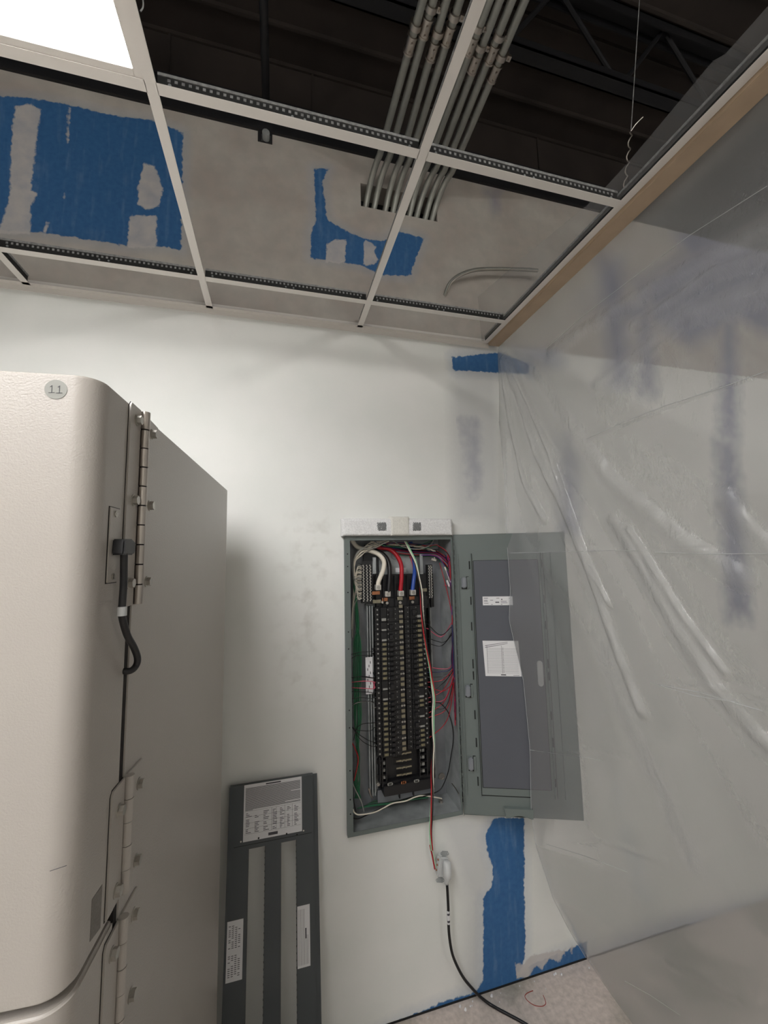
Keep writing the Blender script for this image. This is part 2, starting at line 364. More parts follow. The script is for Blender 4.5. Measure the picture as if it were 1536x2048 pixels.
    softb = U([(1195,520),(1240,520),(1262,770),(1225,770)], [(1272,560),(1300,560),(1308,785),(1282,785)], [(1225,600),(1300,610),(1300,640),(1225,640)],
              [(1128,880),(1150,920),(1152,1060),(1125,1060)], [(1432,880),(1470,880),(1502,1235),(1455,1235)], [(1445,640),(1470,640),(1475,880),(1440,880)],
              [(962,372),(1008,378),(1000,430),(985,440)],
              [(1190,1915),(1250,1880),(1330,1850),(1420,1830),(1500,1812),(1600,1780),(1600,1800),(1500,1828),(1400,1850),(1310,1880),(1235,1905),(1200,1930)],
              [(1040,700),(1110,690),(1120,725),(1058,735)], [(1290,560),(1420,480),(1536,420),(1600,700),(1480,640),(1380,690),(1300,640)], [(1350,470),(1560,330),(1750,240),(1750,420),(1560,500),(1400,560)],
              [(918,840),(958,840),(962,985),(940,990),(930,900)])
    softb[:] = np.where(x < .52, 9, softb)+np.where((x < 1.15) & (z > 2.75), .055, 0)+np.where((x < .75) & (z < 2.6), .045, 0); softb = np.maximum(softb, np.where((x < .9) & (z < 2.6) & (z > 1.2), .02, -9))
    smudge = U([(600,1060),(650,1060),(640,1180),(620,1290),(590,1280)], [(580,1300),(630,1340),(600,1380)])
    for nm, a in (('blue', blue), ('mud', mud), ('paint', paint), ('greyprime', grey), ('softblue', softb), ('smudge', smudge)):
        at = me.attributes.new(nm, 'FLOAT', 'POINT'); a = np.clip(np.array(a, dtype=np.float32), -1, 1); at.data.foreach_set('value', a)
    me.materials.append(M['drywall'])
    o = bpy.data.objects.new('wall_back', me); C.objects.link(o); return tag(o, kind='structure')
back_wall()
def struct(name, mb, m, **k): return tag(mb.build(name, m, **k), kind='structure')
struct('floor', MB().box((XL, YF, -.1), (XR, WT, 0)), M['concrete'])
struct('wall_left', MB().box((XL-.1, YF, 0), (XL, WT, ZD)), M['plainwall'])
struct('wall_right', MB().box((XR, YF, 0), (XR+.1, WT, ZD)), M['plainwall'])
struct('wall_front', MB().box((XL, YF-.1, 0), (XR, YF, ZD)), M['plainwall'])
# black painted deck with ribs
d = MB().box((XL, YF, ZD), (XR, 1.2, ZD+.08))
for k in range(34):
    y = .95-k*.165; d.box((XL, y, ZD-.022), (XR, y+.012, ZD))
struct('ceiling', d, M['deck'])
# dark structure closing the space above the drywall
b = MB().box((XL, .30, 3.2), (XR, .42, ZD))
for k in range(9): b.box((XL+.4+k*.7, .292, 3.4), (XL+.41+k*.7, .30, ZD))
tag(b.build('upper_bulkhead', M['deck']), 'black painted bulkhead above the top edge of the patched drywall', 'bulkhead')
t = thing('steel_beam', (0, .02, 3.58), 'black painted steel beam running along the top of the drywall', 'beam')
MB().box((XL, -.012, 3.58), (XR, .15, 3.592)).build('bottom_flange', M['joist'], t)
MB().box((XL, .06, 3.592), (XR, .08, 3.74)).build('beam_web', M['joist'], t)
MB().box((XL, .0, 3.74), (XR, .15, 3.752)).build('top_flange', M['joist'], t)

def joist(y, zt, zb, ph, label):
    t = thing('bar_joist', (0, y, zb), label, 'joist', 'open web roof joists')
    for s in (-1, 1): pass
    MB().box((XL, y-.035, zt-.006), (XR, y+.035, zt)).box((XL, y-.035, zt-.05), (XR, y-.029, zt)).box((XL, y+.029, zt-.05), (XR, y+.035, zt)).build('top_chord', M['joist'], t)
    MB().box((XL, y-.03, zb), (XR, y+.03, zb+.006)).box((XL, y-.03, zb), (XR, y-.024, zb+.04)).box((XL, y+.024, zb), (XR, y+.03, zb+.04)).build('bottom_chord', M['joist'], t)
    x = XL+ph; k = 0
    while x < XR-.4:
        MB().tube([(x, y, zb+.02), (x+.28, y, zt-.02)], .011, 8).build('web_bar', M['joist'], t)
        MB().tube([(x+.32, y, zt-.02), (x+.6, y, zb+.02)], .011, 8).build('web_bar', M['joist'], t)
        x += .62
joist(-.32, 4.32, 3.90, .25, 'black open web joist nearest the patched wall, above the conduits')
joist(-1.62, 4.32, 3.90, .05, 'second black open web joist, farther from the patched wall')
# black pipe above and small bracket where it meets the wall top
t = thing('black_pipe', (-.36, .0, 3.62), 'black painted pipe above the open bay left of the conduits, ending at the drywall top', 'pipe')
a = atZ(527, 0, 3.75); MB().tube([(a.x-.012, -2.6, 3.76), (a.x, a.y, 3.75), (a.x+.002, .02, 3.74)], .017, 12, smooth=False).build('pipe_run', M['joist'], t)
MB().box((a.x-.03, -.004, 3.53), (a.x+.03, .02, 3.62)).build('wall_bracket', M['joist'], t)
c = atY(532, 270, -.02)
tag(MB().cyl((c.x, -.0, c.z), (c.x, -.035, c.z), .016, 10).box((c.x-.022, -.004, c.z-.016), (c.x+.022, .004, c.z+.02)).build('wire_clip', M['galv'], bevel=.002), 'small galvanized clip under the black pipe at the drywall top', 'clip')

# ------------------------------------------------------------------ suspended grid
g = thing('ceiling_grid', (0, -1.5, HC), 'white suspended ceiling grid with open bays and dark tee webs', 'ceiling grid')
FW = .0119
def tee(mbw, mbd, mbb, axis, c, a, b, hweb=.036, side=None):
    """flange / web / bulb of a tee along an axis at c from a to b"""
    def bx(mb, w0, w1, z0, z1):
        if axis == 'y': mb.box((c+w0, a, z0), (c+w1, b, z1))
        else: mb.box((a, c+w0, z0), (b, c+w1, z1))
    bx(mbw, -FW, FW, HC, HC+.0012)
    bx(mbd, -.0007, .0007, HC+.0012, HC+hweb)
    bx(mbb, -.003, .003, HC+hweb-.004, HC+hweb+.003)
YE = -4.4
def runner(x, label=None):
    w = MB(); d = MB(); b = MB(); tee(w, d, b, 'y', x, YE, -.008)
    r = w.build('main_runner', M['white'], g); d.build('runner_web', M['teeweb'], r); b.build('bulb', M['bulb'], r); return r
for k in range(-3, 3): runner(A0+k*S2)
runner(XW)
def cross(y, x0, x1):
    w = MB(); d = MB(); b = MB(); tee(w, d, b, 'x', y, x0+FW*.9, x1-FW*.9)
    for v in w.v: pass
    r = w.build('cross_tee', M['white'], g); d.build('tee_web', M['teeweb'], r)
    # punched slots catch light along the upper web
    x = x0+.03
    while x < x1-.03:
        b.box((x, y-.0016, HC+.022), (x+.006, y+.0016, HC+.029)); x += .014
    b.build('bulb', M['bulb'], r)
    for xx, rr in ((x0+.035, .0035), (x1-.035, .0035), ((x0+x1)/2-.014, .003), ((x0+x1)/2+.014, .003)):
        if y > -1: MB().cyl((xx, y-.003, HC+.014), (xx, y+.003, HC+.014), rr, 8).build('rivet', M['galv'], r)
xs = [A0+k*S2 for k in range(-3, 3)]+[XW]
for j in range(7):
    y = D1-j*.6096
    for x0, x1 in zip(xs[:-1], xs[1:]): cross(y, x0, x1)
MB().box((XL, -.022, HC), (XW-.012, 0, HC+.0014)).box((XL, -.0015, HC), (XW+.01, 0, HC+.024)).build('wall_angle', M['white'], g)
MB().box((XL, -.0025, HC-.02), (XW+.02, 0, HC)).build('wall_angle', M['white'], g)

# lay-in light panels: the one in the photograph plus the others that light the room behind the camera
def panel(x, y0, label, ln=2*.6096, grp=None, n='ceiling_light'):
    y1 = y0; ya = y0-ln
    t = thing(n, (x+S2/2, (ya+y1)/2, HC+.0015), label, 'light', grp)
    f = MB(); W = .0235; z0, z1 = HC+.0018, HC+.012
    X0, X1, Y0, Y1 = x+.004, x+S2-.004, ya+.004, y1-.004
    f.box((X0, Y0, z0), (X0+W, Y1, z1)).box((X1-W, Y0, z0), (X1, Y1, z1)).box((X0+W, Y0, z0), (X1-W, Y0+W, z1)).box((X0+W, Y1-W, z0), (X1-W, Y1, z1))
    f.build('light_frame', M['white'], t, bevel=.001)
    MB().box((X0+W, Y0+W, z0+.003), (X1-W, Y1-W, z0+.006)).build('diffuser', M['led'], t)
    MB().box((X0+.002, Y0+.002, z1), (X1-.002, Y1-.002, z1+.03)).build('light_housing', M['white'], t)
panel(A0, D2, 'bright lay-in ceiling light panel above the grey cabinet, left of the open bays')
panel(A0-S2, D2-2*.6096, 'lay-in ceiling light panel over the middle of the room, behind the open bays')
#panel(A0-2*S2, D2-3*.6096-.0, 'lay-in ceiling light panel farthest from the patched wall')
# ceiling tiles in the finished bays behind the camera
for i, x in enumerate(xs[:-1]):
    for j in range(2, 6):
        y1 = D1-j*.6096; lit = (i == 2 and j in (3, 4)) or (i == 3 and j in (1, 2))
        if j < 2 or lit: continue
        if abs(x+S2-xs[i+1]) > .02: continue
        tag(MB().box((x+.006, y1-.6096+.006, HC+.0018), (x+S2-.006, y1-.006, HC+.018)).build('ceiling_tile', M['tile']), 'off white ceiling tile in the finished bays behind the open ones', 'tile', 'ceiling tiles')

# ------------------------------------------------------------------ conduits
ZC = 3.475
tops = [(846,0),(866.7,0),(893,0),(920,0),(979,0),(999.5,0),(1024,0),(1050,0)]
mids = [(770,273),(790,275),(813.8,278),(831.5,281),(869,292),(887.5,297),(905,300),(921,304)]
ends = [(732.5,407),(749.5,411),(771.6,417),(787,421),(820,427),(834,431),(851,436),(864,440)]
cps = [(465,335),(583,205),(635,385),(755,265),(930,345),(955,485),(1090,410),(1110,555)]
words = ['leftmost', 'second from the left', 'third from the left', 'fourth from the left beside the runner', 'fifth from the left behind the runner', 'third from the right', 'second from the right', 'rightmost']
for i in range(8):
    T = atZ(*tops[i], ZC); Mi = atZ(*mids[i], ZC); E = atY(*ends[i], .012)
    d = (T-Mi).normalized(); far = T+d*2.2
    B0 = Mi+(Mi-T).normalized()*(.30 if i < 4 else .27)*.35
    t = thing('conduit', (Mi.x, Mi.y, ZC), f'steel conduit bending into the drywall, {words[i]} of eight', 'conduit', 'steel conduits entering the wall together')
    yb = -.12
    s = (yb-Mi.y)/(T.y-Mi.y); Bs = Mi+(T-Mi)*s
    pts = [far, T, Bs+(T-Bs)*.3, Bs]
    m = MB(); K = [far, T, Mi+(T-Mi)*.3, Bs]
    # bend
    ex = E.x; ez = E.z
    for a in np.linspace(0, 1, 9)[1:]:
        th = a*math.radians(62)
        y = yb+(E.y+.004-yb)*math.sin(th)/math.sin(math.radians(62)); z = ZC-(ZC-ez)*(1-math.cos(th))/(1-math.cos(math.radians(62)))
        K.append(Vector((Bs.x+(ex-Bs.x)*a, y, z)))
    K.append(K[-1]+(K[-1]-K[-2]).normalized()*.06)
    m.tube(K, .0138, 14, smooth=False).build('conduit_pipe', M['emt'], t)
    cp = atZ(cps[i][0]/3.84+700, cps[i][1]/3.84, ZC)
    u = d
    q = MB().cyl(cp-u*.022, cp+u*.022, .0172, 14).cyl(cp-u*.026, cp-u*.02, .0195, 14).cyl(cp+u*.02, cp+u*.026, .0195, 14)
    q.cyl(cp-u*.012+Vector((0, 0, -.015)), cp-u*.012+Vector((0, 0, -.024)), .004, 8).cyl(cp+u*.012+Vector((0, 0, -.015)), cp+u*.012+Vector((0, 0, -.024)), .004, 8)
    q.build('coupling', M['steel'], t)
    c2 = cp+u*.05
    MB().ring(c2-u*.008, u, .0145, .0205, .016, 14).box((c2.x+.014, c2.y-.008, c2.z-.004), (c2.x+.036, c2.y+.008, c2.z+.006)).cyl((c2.x+.027, c2.y, c2.z-.012), (c2.x+.027, c2.y, c2.z+.03), .0035, 8).build('conduit_clamp', M['steel'], t)
# strut the clamps hang from
a = atZ(800, 45, ZC+.05); b = atZ(1040, 105, ZC+.05)
# box connectors / dark cavity inside the slot
tag(MB().box((CX0+.004, .09, CZ0+.002), (CX1-.004, .13, CZ1-.002)).build('slot_backing', M['dark']), 'dark cavity backing in the wall slot where the eight conduits enter', 'wall backing')
# short elbow lower right
K = [atY(*p, y) for p, y in (((1075,541), -.05), ((1040,539), -.05), ((990,538), -.05), ((950,540), -.05), ((920,550), -.04), ((900,566), -.025), ((889,592), .004))]
t = thing('flexible_conduit', K[-1], 'thin steel conduit curving out of the drywall below the blue patch, passing behind the plastic', 'conduit')
MB().tube(K, .0085, 10).build('conduit_pipe', M['emt'], t)
MB().tube([k+Vector((0, -.012, -.011)) for k in K[:6]]+[K[6]+Vector((0, 0, -.012))], .0018, 6).build('pull_wire', M['steel'], t, loc=K[0])

# hanger wires
def wire(pts, r=.0013): return MB().tube(pts, r, 6)
a = atY(1279, 0, -.84); b = atY(1262, 262, -.81); e = atY(1247, 398, -.797)
t = thing('hanger_wire', e, 'thin steel hanger wire with twisted end above the corner of the right hand runner', 'wire')
top = b+(a-b)*((ZD-b.z)/(a.z-b.z))
wire([top, a, b], .0013).build('straight_wire', M['bulb'], t)
tw = []
for k in range(25):
    f = k/24; p = b+(e-b)*f; tw.append(p+Vector((.004*math.sin(k*1.3), .004*math.cos(k*1.3), 0)))
wire(tw, .0016).build('twisted_end', M['steel'], t)
wire([b, atY(1272, 248, -.82), atY(1286, 234, -.83)]).build('loose_tail', M['steel'], t)
K = []
for k in range(40):
    f = k/39; p = Vector((A0+S2+.006, -.90, HC+.04))+Vector((.012, .02, .30))*f; K.append(p+Vector((.005*math.sin(k*.9), .005*math.cos(k*.9), 0)))
t = thing('hanger_wire', K[0], 'twisted hanger wire rising beside the light panel', 'wire')
wire(K, .0014).build('twisted_end', M['bulb'], t); wire([K[-1], (K[-1].x+.01, K[-1].y, ZD)]).build('straight_wire', M['bulb'], t)

# wooden furring beside the right hand runner
W0, W1 = XW+.013, XW+.070
tag(MB().box((W0, -3.2, HC-.012), (W1, -.012, HC+.026)).build('furring_strip', M['wood'], bevel=.0015), 'pine furring strip along the right hand ceiling runner', 'wood strip')

# unseen strip lights added to brighten the space above the grid
def strip(x, y, z, lab):
    t = thing('fill_strip', (x, y, z), lab, 'light', 'added fill strip lights')
    MB().box((x-.035, y-.6, z), (x+.035, y+.6, z+.05)).build('strip_housing', M['white'], t, bevel=.004)
    MB().cyl((x, y-.58, z-.02), (x, y+.58, z-.02), .03, 14).build('strip_lens', M['strip'], t)
    for yy in (-.5, .5): MB().cyl((x, y+yy, z+.05), (x, y+yy, ZD), .002, 6).build('hanging_rod', M['bulb'], t)
strip(-.75, -3.4, 3.25, 'added unseen strip light brightening the space above the grid, left one')
strip(.9, -3.4, 3.25, 'added unseen strip light brightening the space above the grid, right one')
# ------------------------------------------------------------------ grey equipment cabinet
CO = Vector((-.429, -.2, 0)); CT = math.radians(-3.5)
CR = Matrix.Rotation(CT, 3, 'Z')
def cl(x, s, z): return CO+CR @ Vector((x, -s, z))
CN = CR @ Vector((1, 0, 0)); CF = CR @ Vector((0, -1, 0))
CW, SB, SD, SF, RR = -.95, .763, .775, .890, .030
ZTOP, ZG0, ZG1 = 1.971, 1.264, 1.273
t = thing('equipment_cabinet', cl(CW/2, .4, 0), 'tall light grey steel equipment cabinet with two hinged doors at the left', 'cabinet')
def outline(x0, x1, s0, s1, r, z, n=8):
    P = [cl(x0, s0, z), cl(x1, s0, z)]
    P += [cl(x1-r+r*math.cos(a), s1-r+r*math.sin(a), z) for a in np.linspace(0, PI/2, n)]
    P += [cl(x0+r-r*math.sin(a), s1-r+r*math.cos(a), z) for a in np.linspace(0, PI/2, n)]
    return P
MB().prism([cl(CW, 0, .04), cl(0, 0, .04), cl(0, SB, .04), cl(CW, SB, .04)], (0, 0, ZTOP-.04)).build('cabinet_body', M['cab'], t, bevel=.002)
MB().prism([cl(CW+.02, .02, 0), cl(-.02, .02, 0), cl(-.02, SB-.02, 0), cl(CW+.02, SB-.02, 0)], (0, 0, .04)).build('plinth', M['cabgap'], t)
MB().prism([cl(CW+.008, SB, .06), cl(-.0015, SB, .06), cl(-.0015, SD-.002, .06), cl(-.02, SD+.001, .06), cl(CW+.008, SD+.001, .06)], (0, 0, ZTOP-.08)).build('door_gasket', M['cabgap'], t)
MB().prism([cl(CW+.01, SD, ZG0-.004), cl(-.020, SD, ZG0-.004), cl(-.035, SF-.045, ZG0-.004), cl(CW+.03, SF-.045, ZG0-.004)], (0, 0, ZG1-ZG0+.008)).build('door_gasket', M['cabgap'], t)
ud = MB().prism(outline(CW, 0, SD, SF, RR, ZG1, 10), (0, 0, ZTOP-ZG1)).build('door', M['cab'], t, bevel=.0035, seg=3)
ld = MB().prism(outline(CW, 0, SD, SF, RR, .07, 10), (0, 0, ZG0-.07)).build('door', M['cab'], t, bevel=.0035, seg=3)
def hexbolt(mb, c, n, r=.0070, h=.006):
    mb.cyl(c, c+n*.0012, r*1.25, 16); mb.cyl(c+n*.0012, c+n*(.0012+h), r, 6); return mb
def hinge(z0, z1, s_out, s_in, kn, m, bolts, proud, label=None, cut=0):
    h = thing_part('hinge', cl(.0, .76, z0), t)
    if label: h['label'] = label
    MB().prism([cl(0, s_out, z0+cut*.2), cl(0, .764, z0), cl(0, .764, z1), cl(0, s_out-.004, z1), cl(0, s_out, z1-.006)], CN*.003).build('hinge_leaf', m, h, bevel=.0006)
    MB().prism([cl(0, .752, z0), cl(0, s_in, z0+.004), cl(0, s_in, z1-.004), cl(0, .752, z1)], CN*.003).build('hinge_leaf', m, h, bevel=.0006)
    mb_ = M['steel'] if label else m; b = MB(); dz = (z1-z0)/kn; b2 = MB().cyl(cl(proud, .758, z0+.002), cl(proud, .758, z1-.003), .0052, 10)
    b2.build('hinge_pin', M['cabgap'] if label else M['steel'], h)
    for k in range(kn): b.cyl(cl(proud, .758, z0+k*dz+(.0008 if label else .0003)), cl(proud, .758, z0+(k+1)*dz-(.0012 if label else .0006)), .0063+(.0004 if k % 2 else 0), 14)
    b.build('hinge_barrel', mb_, h, bevel=0)
    MB().prism([cl(0, s_out+.0013, z0+cut*.2-.0012), cl(0, .766, z0-.0012), cl(0, .766, z1+.001), cl(0, s_out-.004, z1+.0012), cl(0, s_out+.0013, z1-.006)], CN*.0006).build('hinge_shadow_line', M['cabgap'], h)  # thin dark backing that draws the shadow line round the leaf
    for s, z in bolts: hexbolt(MB(), cl(.003, s, z), CN).build('bolt', M['bolt'], h)
    return h
def thing_part(name, loc, parent):
    o = bpy.data.objects.new(name, None); C.objects.link(o); o['_w'] = tuple(loc); o.parent = parent
    o.location = Vector(loc)-Vector(parent['_w']); o.empty_display_size = .03; return o
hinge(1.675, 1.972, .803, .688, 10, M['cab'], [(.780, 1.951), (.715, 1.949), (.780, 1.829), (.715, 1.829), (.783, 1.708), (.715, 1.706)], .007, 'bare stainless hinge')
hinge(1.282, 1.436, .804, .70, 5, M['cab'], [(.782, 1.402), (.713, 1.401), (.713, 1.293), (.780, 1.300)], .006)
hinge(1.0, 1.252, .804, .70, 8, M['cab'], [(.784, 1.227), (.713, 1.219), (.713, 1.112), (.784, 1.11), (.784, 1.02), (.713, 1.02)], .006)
# recessed keeper plate with captive black clip and lanyard cord
kp = MB().prism([cl(0, .848, 1.712), cl(0, .818, 1.712), cl(0, .818, 1.811), cl(0, .848, 1.811)], CN*.002).build('keeper_plate', M['cab'], ud, bevel=.0009)
MB().prism([cl(0, .849, 1.711), cl(0, .817, 1.711), cl(0, .817, 1.812), cl(0, .849, 1.812)], CN*.0005).build('plate_shadow_line', M['cabgap'], ud)  # dark backing drawn as the shadow outline of the plate
for z in (1.803, 1.720): MB().cyl(cl(.002, .833, z), cl(.0036, .833, z), .0042, 12).cyl(cl(.0036, .833, z), cl(.004, .833, z), .0018, 6).build('screw', M['bolt'], kp)
ln = thing_part('lanyard', cl(.0, .81, 1.6), t)
MB().prism([cl(.001, .840, 1.748), cl(.001, .806, 1.748), cl(.001, .802, 1.753), cl(.001, .802, 1.766), cl(.001, .812, 1.770), cl(.001, .838, 1.769)], CN*.016).build('clip', M['black'], ln, bevel=.002)
H = .011
K = [cl(H, .824, 1.752), cl(H, .823, 1.735), cl(H, .821, 1.71), cl(H, .822, 1.685), cl(H, .822, 1.668), cl(H+.002, .808, 1.640), cl(H+.003, .785, 1.618), cl(H+.003, .770, 1.600), cl(H+.001, .768, 1.589), cl(.008, .776, 1.584), cl(-.002, .778, 1.585), cl(-.014, .771, 1.587)]
MB().tube(K, .0046, 12).build('cord', M['rubber'], ln)
MB().cyl(cl(H, .822, 1.679), cl(H, .822, 1.667), .0058, 14).build('cord_sleeve', M['plugg'], ln)
# small ghost vent label on the side of the upper door
MB().prism([cl(0, .815, 1.284), cl(0, .841, 1.290), cl(0, .841, 1.336), cl(0, .815, 1.334)], CN*.0005).build('side_label', mat('faded_label', srgb(128, 122, 116), .5, 0, .3, 400), ud)
# round numbered sticker on the front
sc = cl(-.047, SF+.0002, 1.950); ux = CR @ Vector((1, 0, 0))
st = MB(); st.prism([sc+ux*.0122*math.cos(a)+Vector((0, 0, .0122*math.sin(a))) for a in np.linspace(0, 2*PI, 33)[:-1]], CF*.0003)
stk = st.build('round_sticker', mat('grey_sticker', srgb(140, 140, 134), .5), ud)
iw = MB()
for dx in (-.0042, .0040):
    c = sc+ux*dx+CF*.0004
    iw.prism([c+ux*-.00035+Vector((0,0,-.0045)), c+ux*.00035+Vector((0,0,-.0045)), c+ux*.00035+Vector((0,0,.0048)), c+ux*-.00035+Vector((0,0,.0048))], CF*.0002)
    iw.prism([c+ux*-.0033+Vector((0,0,-.0049)), c+ux*.0033+Vector((0,0,-.0044)), c+ux*.0033+Vector((0,0,-.0038)), c+ux*-.0033+Vector((0,0,-.0043))], CF*.0002)
    iw.prism([c+ux*-.0022+Vector((0,0,.0030)), c+ux*.0+Vector((0,0,.0048)), c+ux*.0+Vector((0,0,.0042)), c+ux*-.0018+Vector((0,0,.0026))], CF*.0002)
iw.build('handwritten_number', M['ink'], stk)
# scuff marks are scratches on the front of the doors
c = cl(-.022, SF+.0001, 1.405); MB().prism([c, c+ux*.016+Vector((0,0,.003)), c+ux*.016+Vector((0,0,.0036)), c+Vector((0,0,.0006))], CF*.00015).build('scratch', M['ink'], ud)

# ------------------------------------------------------------------ panelboard in the wall
P = thing('panelboard', (.236, 0, .69), 'open grey electrical panelboard full of black breakers and coloured wires', 'electrical panel')
yF = -.02; YB = .125
x0, x1, z0, z1 = 0.0, .474, .6855, 1.8217
# tub: sides, top, bottom, back
MB().box((x0+.006, -.016, z0+.006), (x0+.0075, YB, z1-.006)).box((x1-.0075, -.016, z0+.006), (x1-.006, YB, z1-.006)) \
    .box((x0+.006, -.016, z1-.0075), (x1-.006, YB, z1-.006)).box((x0+.006, -.016, z0+.006), (x1-.006, YB, z0+.0075)).build('enclosure_sides', M['galv'], P)
MB().box((x0+.006, YB, z0+.006), (x1-.006, YB+.0015, z1-.006)).build('back_pan', M['galvd'], P)
# raised front frame
fr = MB(); w = .022
fr.box((x0+.0016, yF, z0+.016), (x0+w, yF+.0015, z1-w*.9)).box((x0+.0016, yF, z1-w*.9), (x1-.0016, yF+.0015, z1-.0016)).box((x0+.0016, yF, z0+.0016), (x1-.0016, yF+.0015, z0+.016))
fr.box((x1-.008, yF, z0+.016), (x1-.0016, yF+.0015, z1-w*.9))
fr.box((x0, yF, z0), (x0+.0015, .01, z1)).box((x1-.0015, yF, z0), (x1, .01, z1)).box((x0+.0016, yF, z1-.0015), (x1-.0016, .01, z1)).box((x0+.0016, yF, z0), (x1-.0016, .01, z0+.0015))
fr.build('front_frame', M['panelgrey'], P, bevel=0)
for py in (1108, 1133, 1185, 1264, 1298, 1421, 1456, 1542, 1600, 1629):
    c = atY(696.5, py, yF); MB().cyl((x0+.0115, yF-.0004, c.z), (x0+.0115, yF+.001, c.z), .0028, 10).build('screw_hole', M['dark'], P)
# mounting rails
rl = MB()
for px in (736, 741, 746): c = atY(px, 1400, .085); rl.box((c.x-.002, .07, .765), (c.x+.002, .1, 1.525))
c = atY(743, 1400, .1); rl.box((c.x-.018, .100, .76), (c.x+.022, .104, 1.53))
c = atY(862, 1400, .09); rl.box((c.x+.004, .085, .80), (c.x+.012, .11, 1.53))
rl.build('mounting_rail', M['galv'], P)
c = atY(731.5, 1351, .064); MB().box((c.x, .064, c.z-.076), (c.x+.030, .0646, c.z+.073)).build('rail_label', M['paper'], P)
q = MB()
for k in range(9): q.box((c.x+.007+(k % 3)*.006, .0634, c.z-.066+k*.014), (c.x+.010+(k % 3)*.006, .0639, c.z-.056+k*.014))
q.build('label_print', M['ink'], P)
# plastic chassis with side hooks
YC = .075
a = atY(755, 1214, .07); b = atY(862, 1552, .07); chx0, chx1, chz1, chz0 = a.x, b.x+.012, a.z+.004, b.z
ch = MB().box((chx0, YC, chz0), (chx1, .1, chz1))
ch.box((chx0, .05, chz0), (chx0+.006, YC, chz1)).box((chx1-.006, .05, chz0), (chx1, YC, chz1))
n = 12
for k in range(n):
    z = chz0+.02+k*(chz1-chz0-.05)/(n-1)
    ch.box((chx0-.014, .062, z), (chx0+.002, .074, z+.022)); ch.box((chx1-.002, .066, z), (chx1+.007, .076, z+.014))
ch.build('breaker_chassis', M['blackm'], P, bevel=.0008)
# breakers -----------------------------------------------------------------
YBF = .034
def zrow(py): return atY(790, py, YBF).z
lx0, lx1 = atY(764, 1360, YBF).x, atY(801, 1360, YBF).x
rx0, rx1 = atY(813, 1360, YBF).x, atY(849, 1360, YBF).x
mx0, mx1 = lx1+.002, rx0-.002
def breaker(side, zt, zb, poles):
    h = zt-zb; X0, X1 = (lx0, lx1) if side < 0 else (rx0, rx1); g = .0005
    root = thing_part('circuit_breaker', (X0, YBF, zb), P)
    m = MB()
    # stepped moulded case: raised handle block, lower shoulder, terminal end
    def seg(u0, u1, y):
        a, b_ = (X1-u0*(X1-X0), X1-u1*(X1-X0)) if side < 0 else (X0+u0*(X1-X0), X0+u1*(X1-X0))
        m.box((a, y, zb+g), (b_, YC, zt-g))
    seg(0, .30, YBF+.004); seg(.30, .66, YBF-.003); seg(.66, 1.0, YBF+.003); seg(1.0, 1.26, YBF+.018)
    m.build('breaker_case', M['blackm'], root, bevel=.0007, seg=1)
    u = lambda f: (X1-f*(X1-X0)) if side < 0 else (X0+f*(X1-X0))
    zc = (zt+zb)/2
    th = h*.34 if poles == 1 else h*.22
    MB().prism([(min(u(.38), u(.58)), YBF-.003, zc-th), (max(u(.38), u(.58)), YBF-.003, zc-th), (max(u(.38), u(.58)), YBF-.003, zc+th), (min(u(.38), u(.58)), YBF-.003, zc+th)], (0, -.0085, 0)).build('toggle', M['black'], root, bevel=.001, seg=1)
    if poles == 1: MB().box((u(.72), YBF+.0024, zc-h*.24), (u(.93), YBF+.003, zc+h*.24)).build('rating_mark', M['amber'], root)
    else: MB().box((u(.70), YBF+.0024, zb+h*.08), (u(.95), YBF+.003, zb+h*.26)).build('rating_mark', M['wgrey'], root)
    tm = MB(); tk = MB()
    for k in range(poles):
        zz = zb+h*(k+.5)/poles
        tk.box((u(.16), YBF+.0032, zz-.001), (u(.20), YBF+.0042, zz+.0022)); tk.box((u(.60), YBF-.0038, zz-.001), (u(.64), YBF-.0028, zz+.003))
        tm.cyl((u(1.13), YBF+.018, zz), (u(1.13), YBF+.0155, zz), .0034, 10)
    tm.build('terminal_screw', M['wgrey'], root); tk.build('printed_tick', M['wgrey'], root)
    return [(u(1.26), YBF+.03, zb+h*(k+.5)/poles) for k in range(poles)]
lterm = []; rterm = []
def col(side, spec, out):
    for py0, py1, k, poles in spec:
        za, zb_ = zrow(py0), zrow(py1)
        for i in range(k): out += breaker(side, za+(zb_-za)*i/k, za+(zb_-za)*(i+1)/k, poles)
col(-1, [(1214, 1243, 1, 3), (1243, 1262, 1, 2), (1262, 1282.5, 1, 2), (1282.5, 1360, 8, 1), (1360, 1380, 1, 2), (1380, 1400.5, 1, 2), (1400.5, 1513, 11, 1)], lterm)
col(1, [(1213, 1240, 1, 3), (1240, 1381, 14, 1), (1381, 1403, 1, 2), (1403, 1422, 2, 1), (1422, 1443.5, 1, 2), (1443.5, 1464, 1, 2), (1464, 1504, 4, 1)], rterm)
# centre bus column with bolted fingers
MB().box((mx0, .050, zrow(1510)), (mx1, YC, zrow(1208))).build('bus_cover', M['black'], P)
k = 0; zz = zrow(1214)
while zz > zrow(1508):
    if k % 3 == 1:
        MB().cyl((mx0+.006, .050, zz), (mx0+.006, .046, zz), .0042, 10).cyl((mx1-.006, .050, zz), (mx1-.006, .046, zz), .0042, 10).build('bus_screw', M['bolt'], P)
    else: MB().box((mx0+.003, .0475, zz-.0065), (mx1-.003, .050, zz+.0065)).build('bus_finger', M['tin'], P)
    zz -= .0215; k += 1
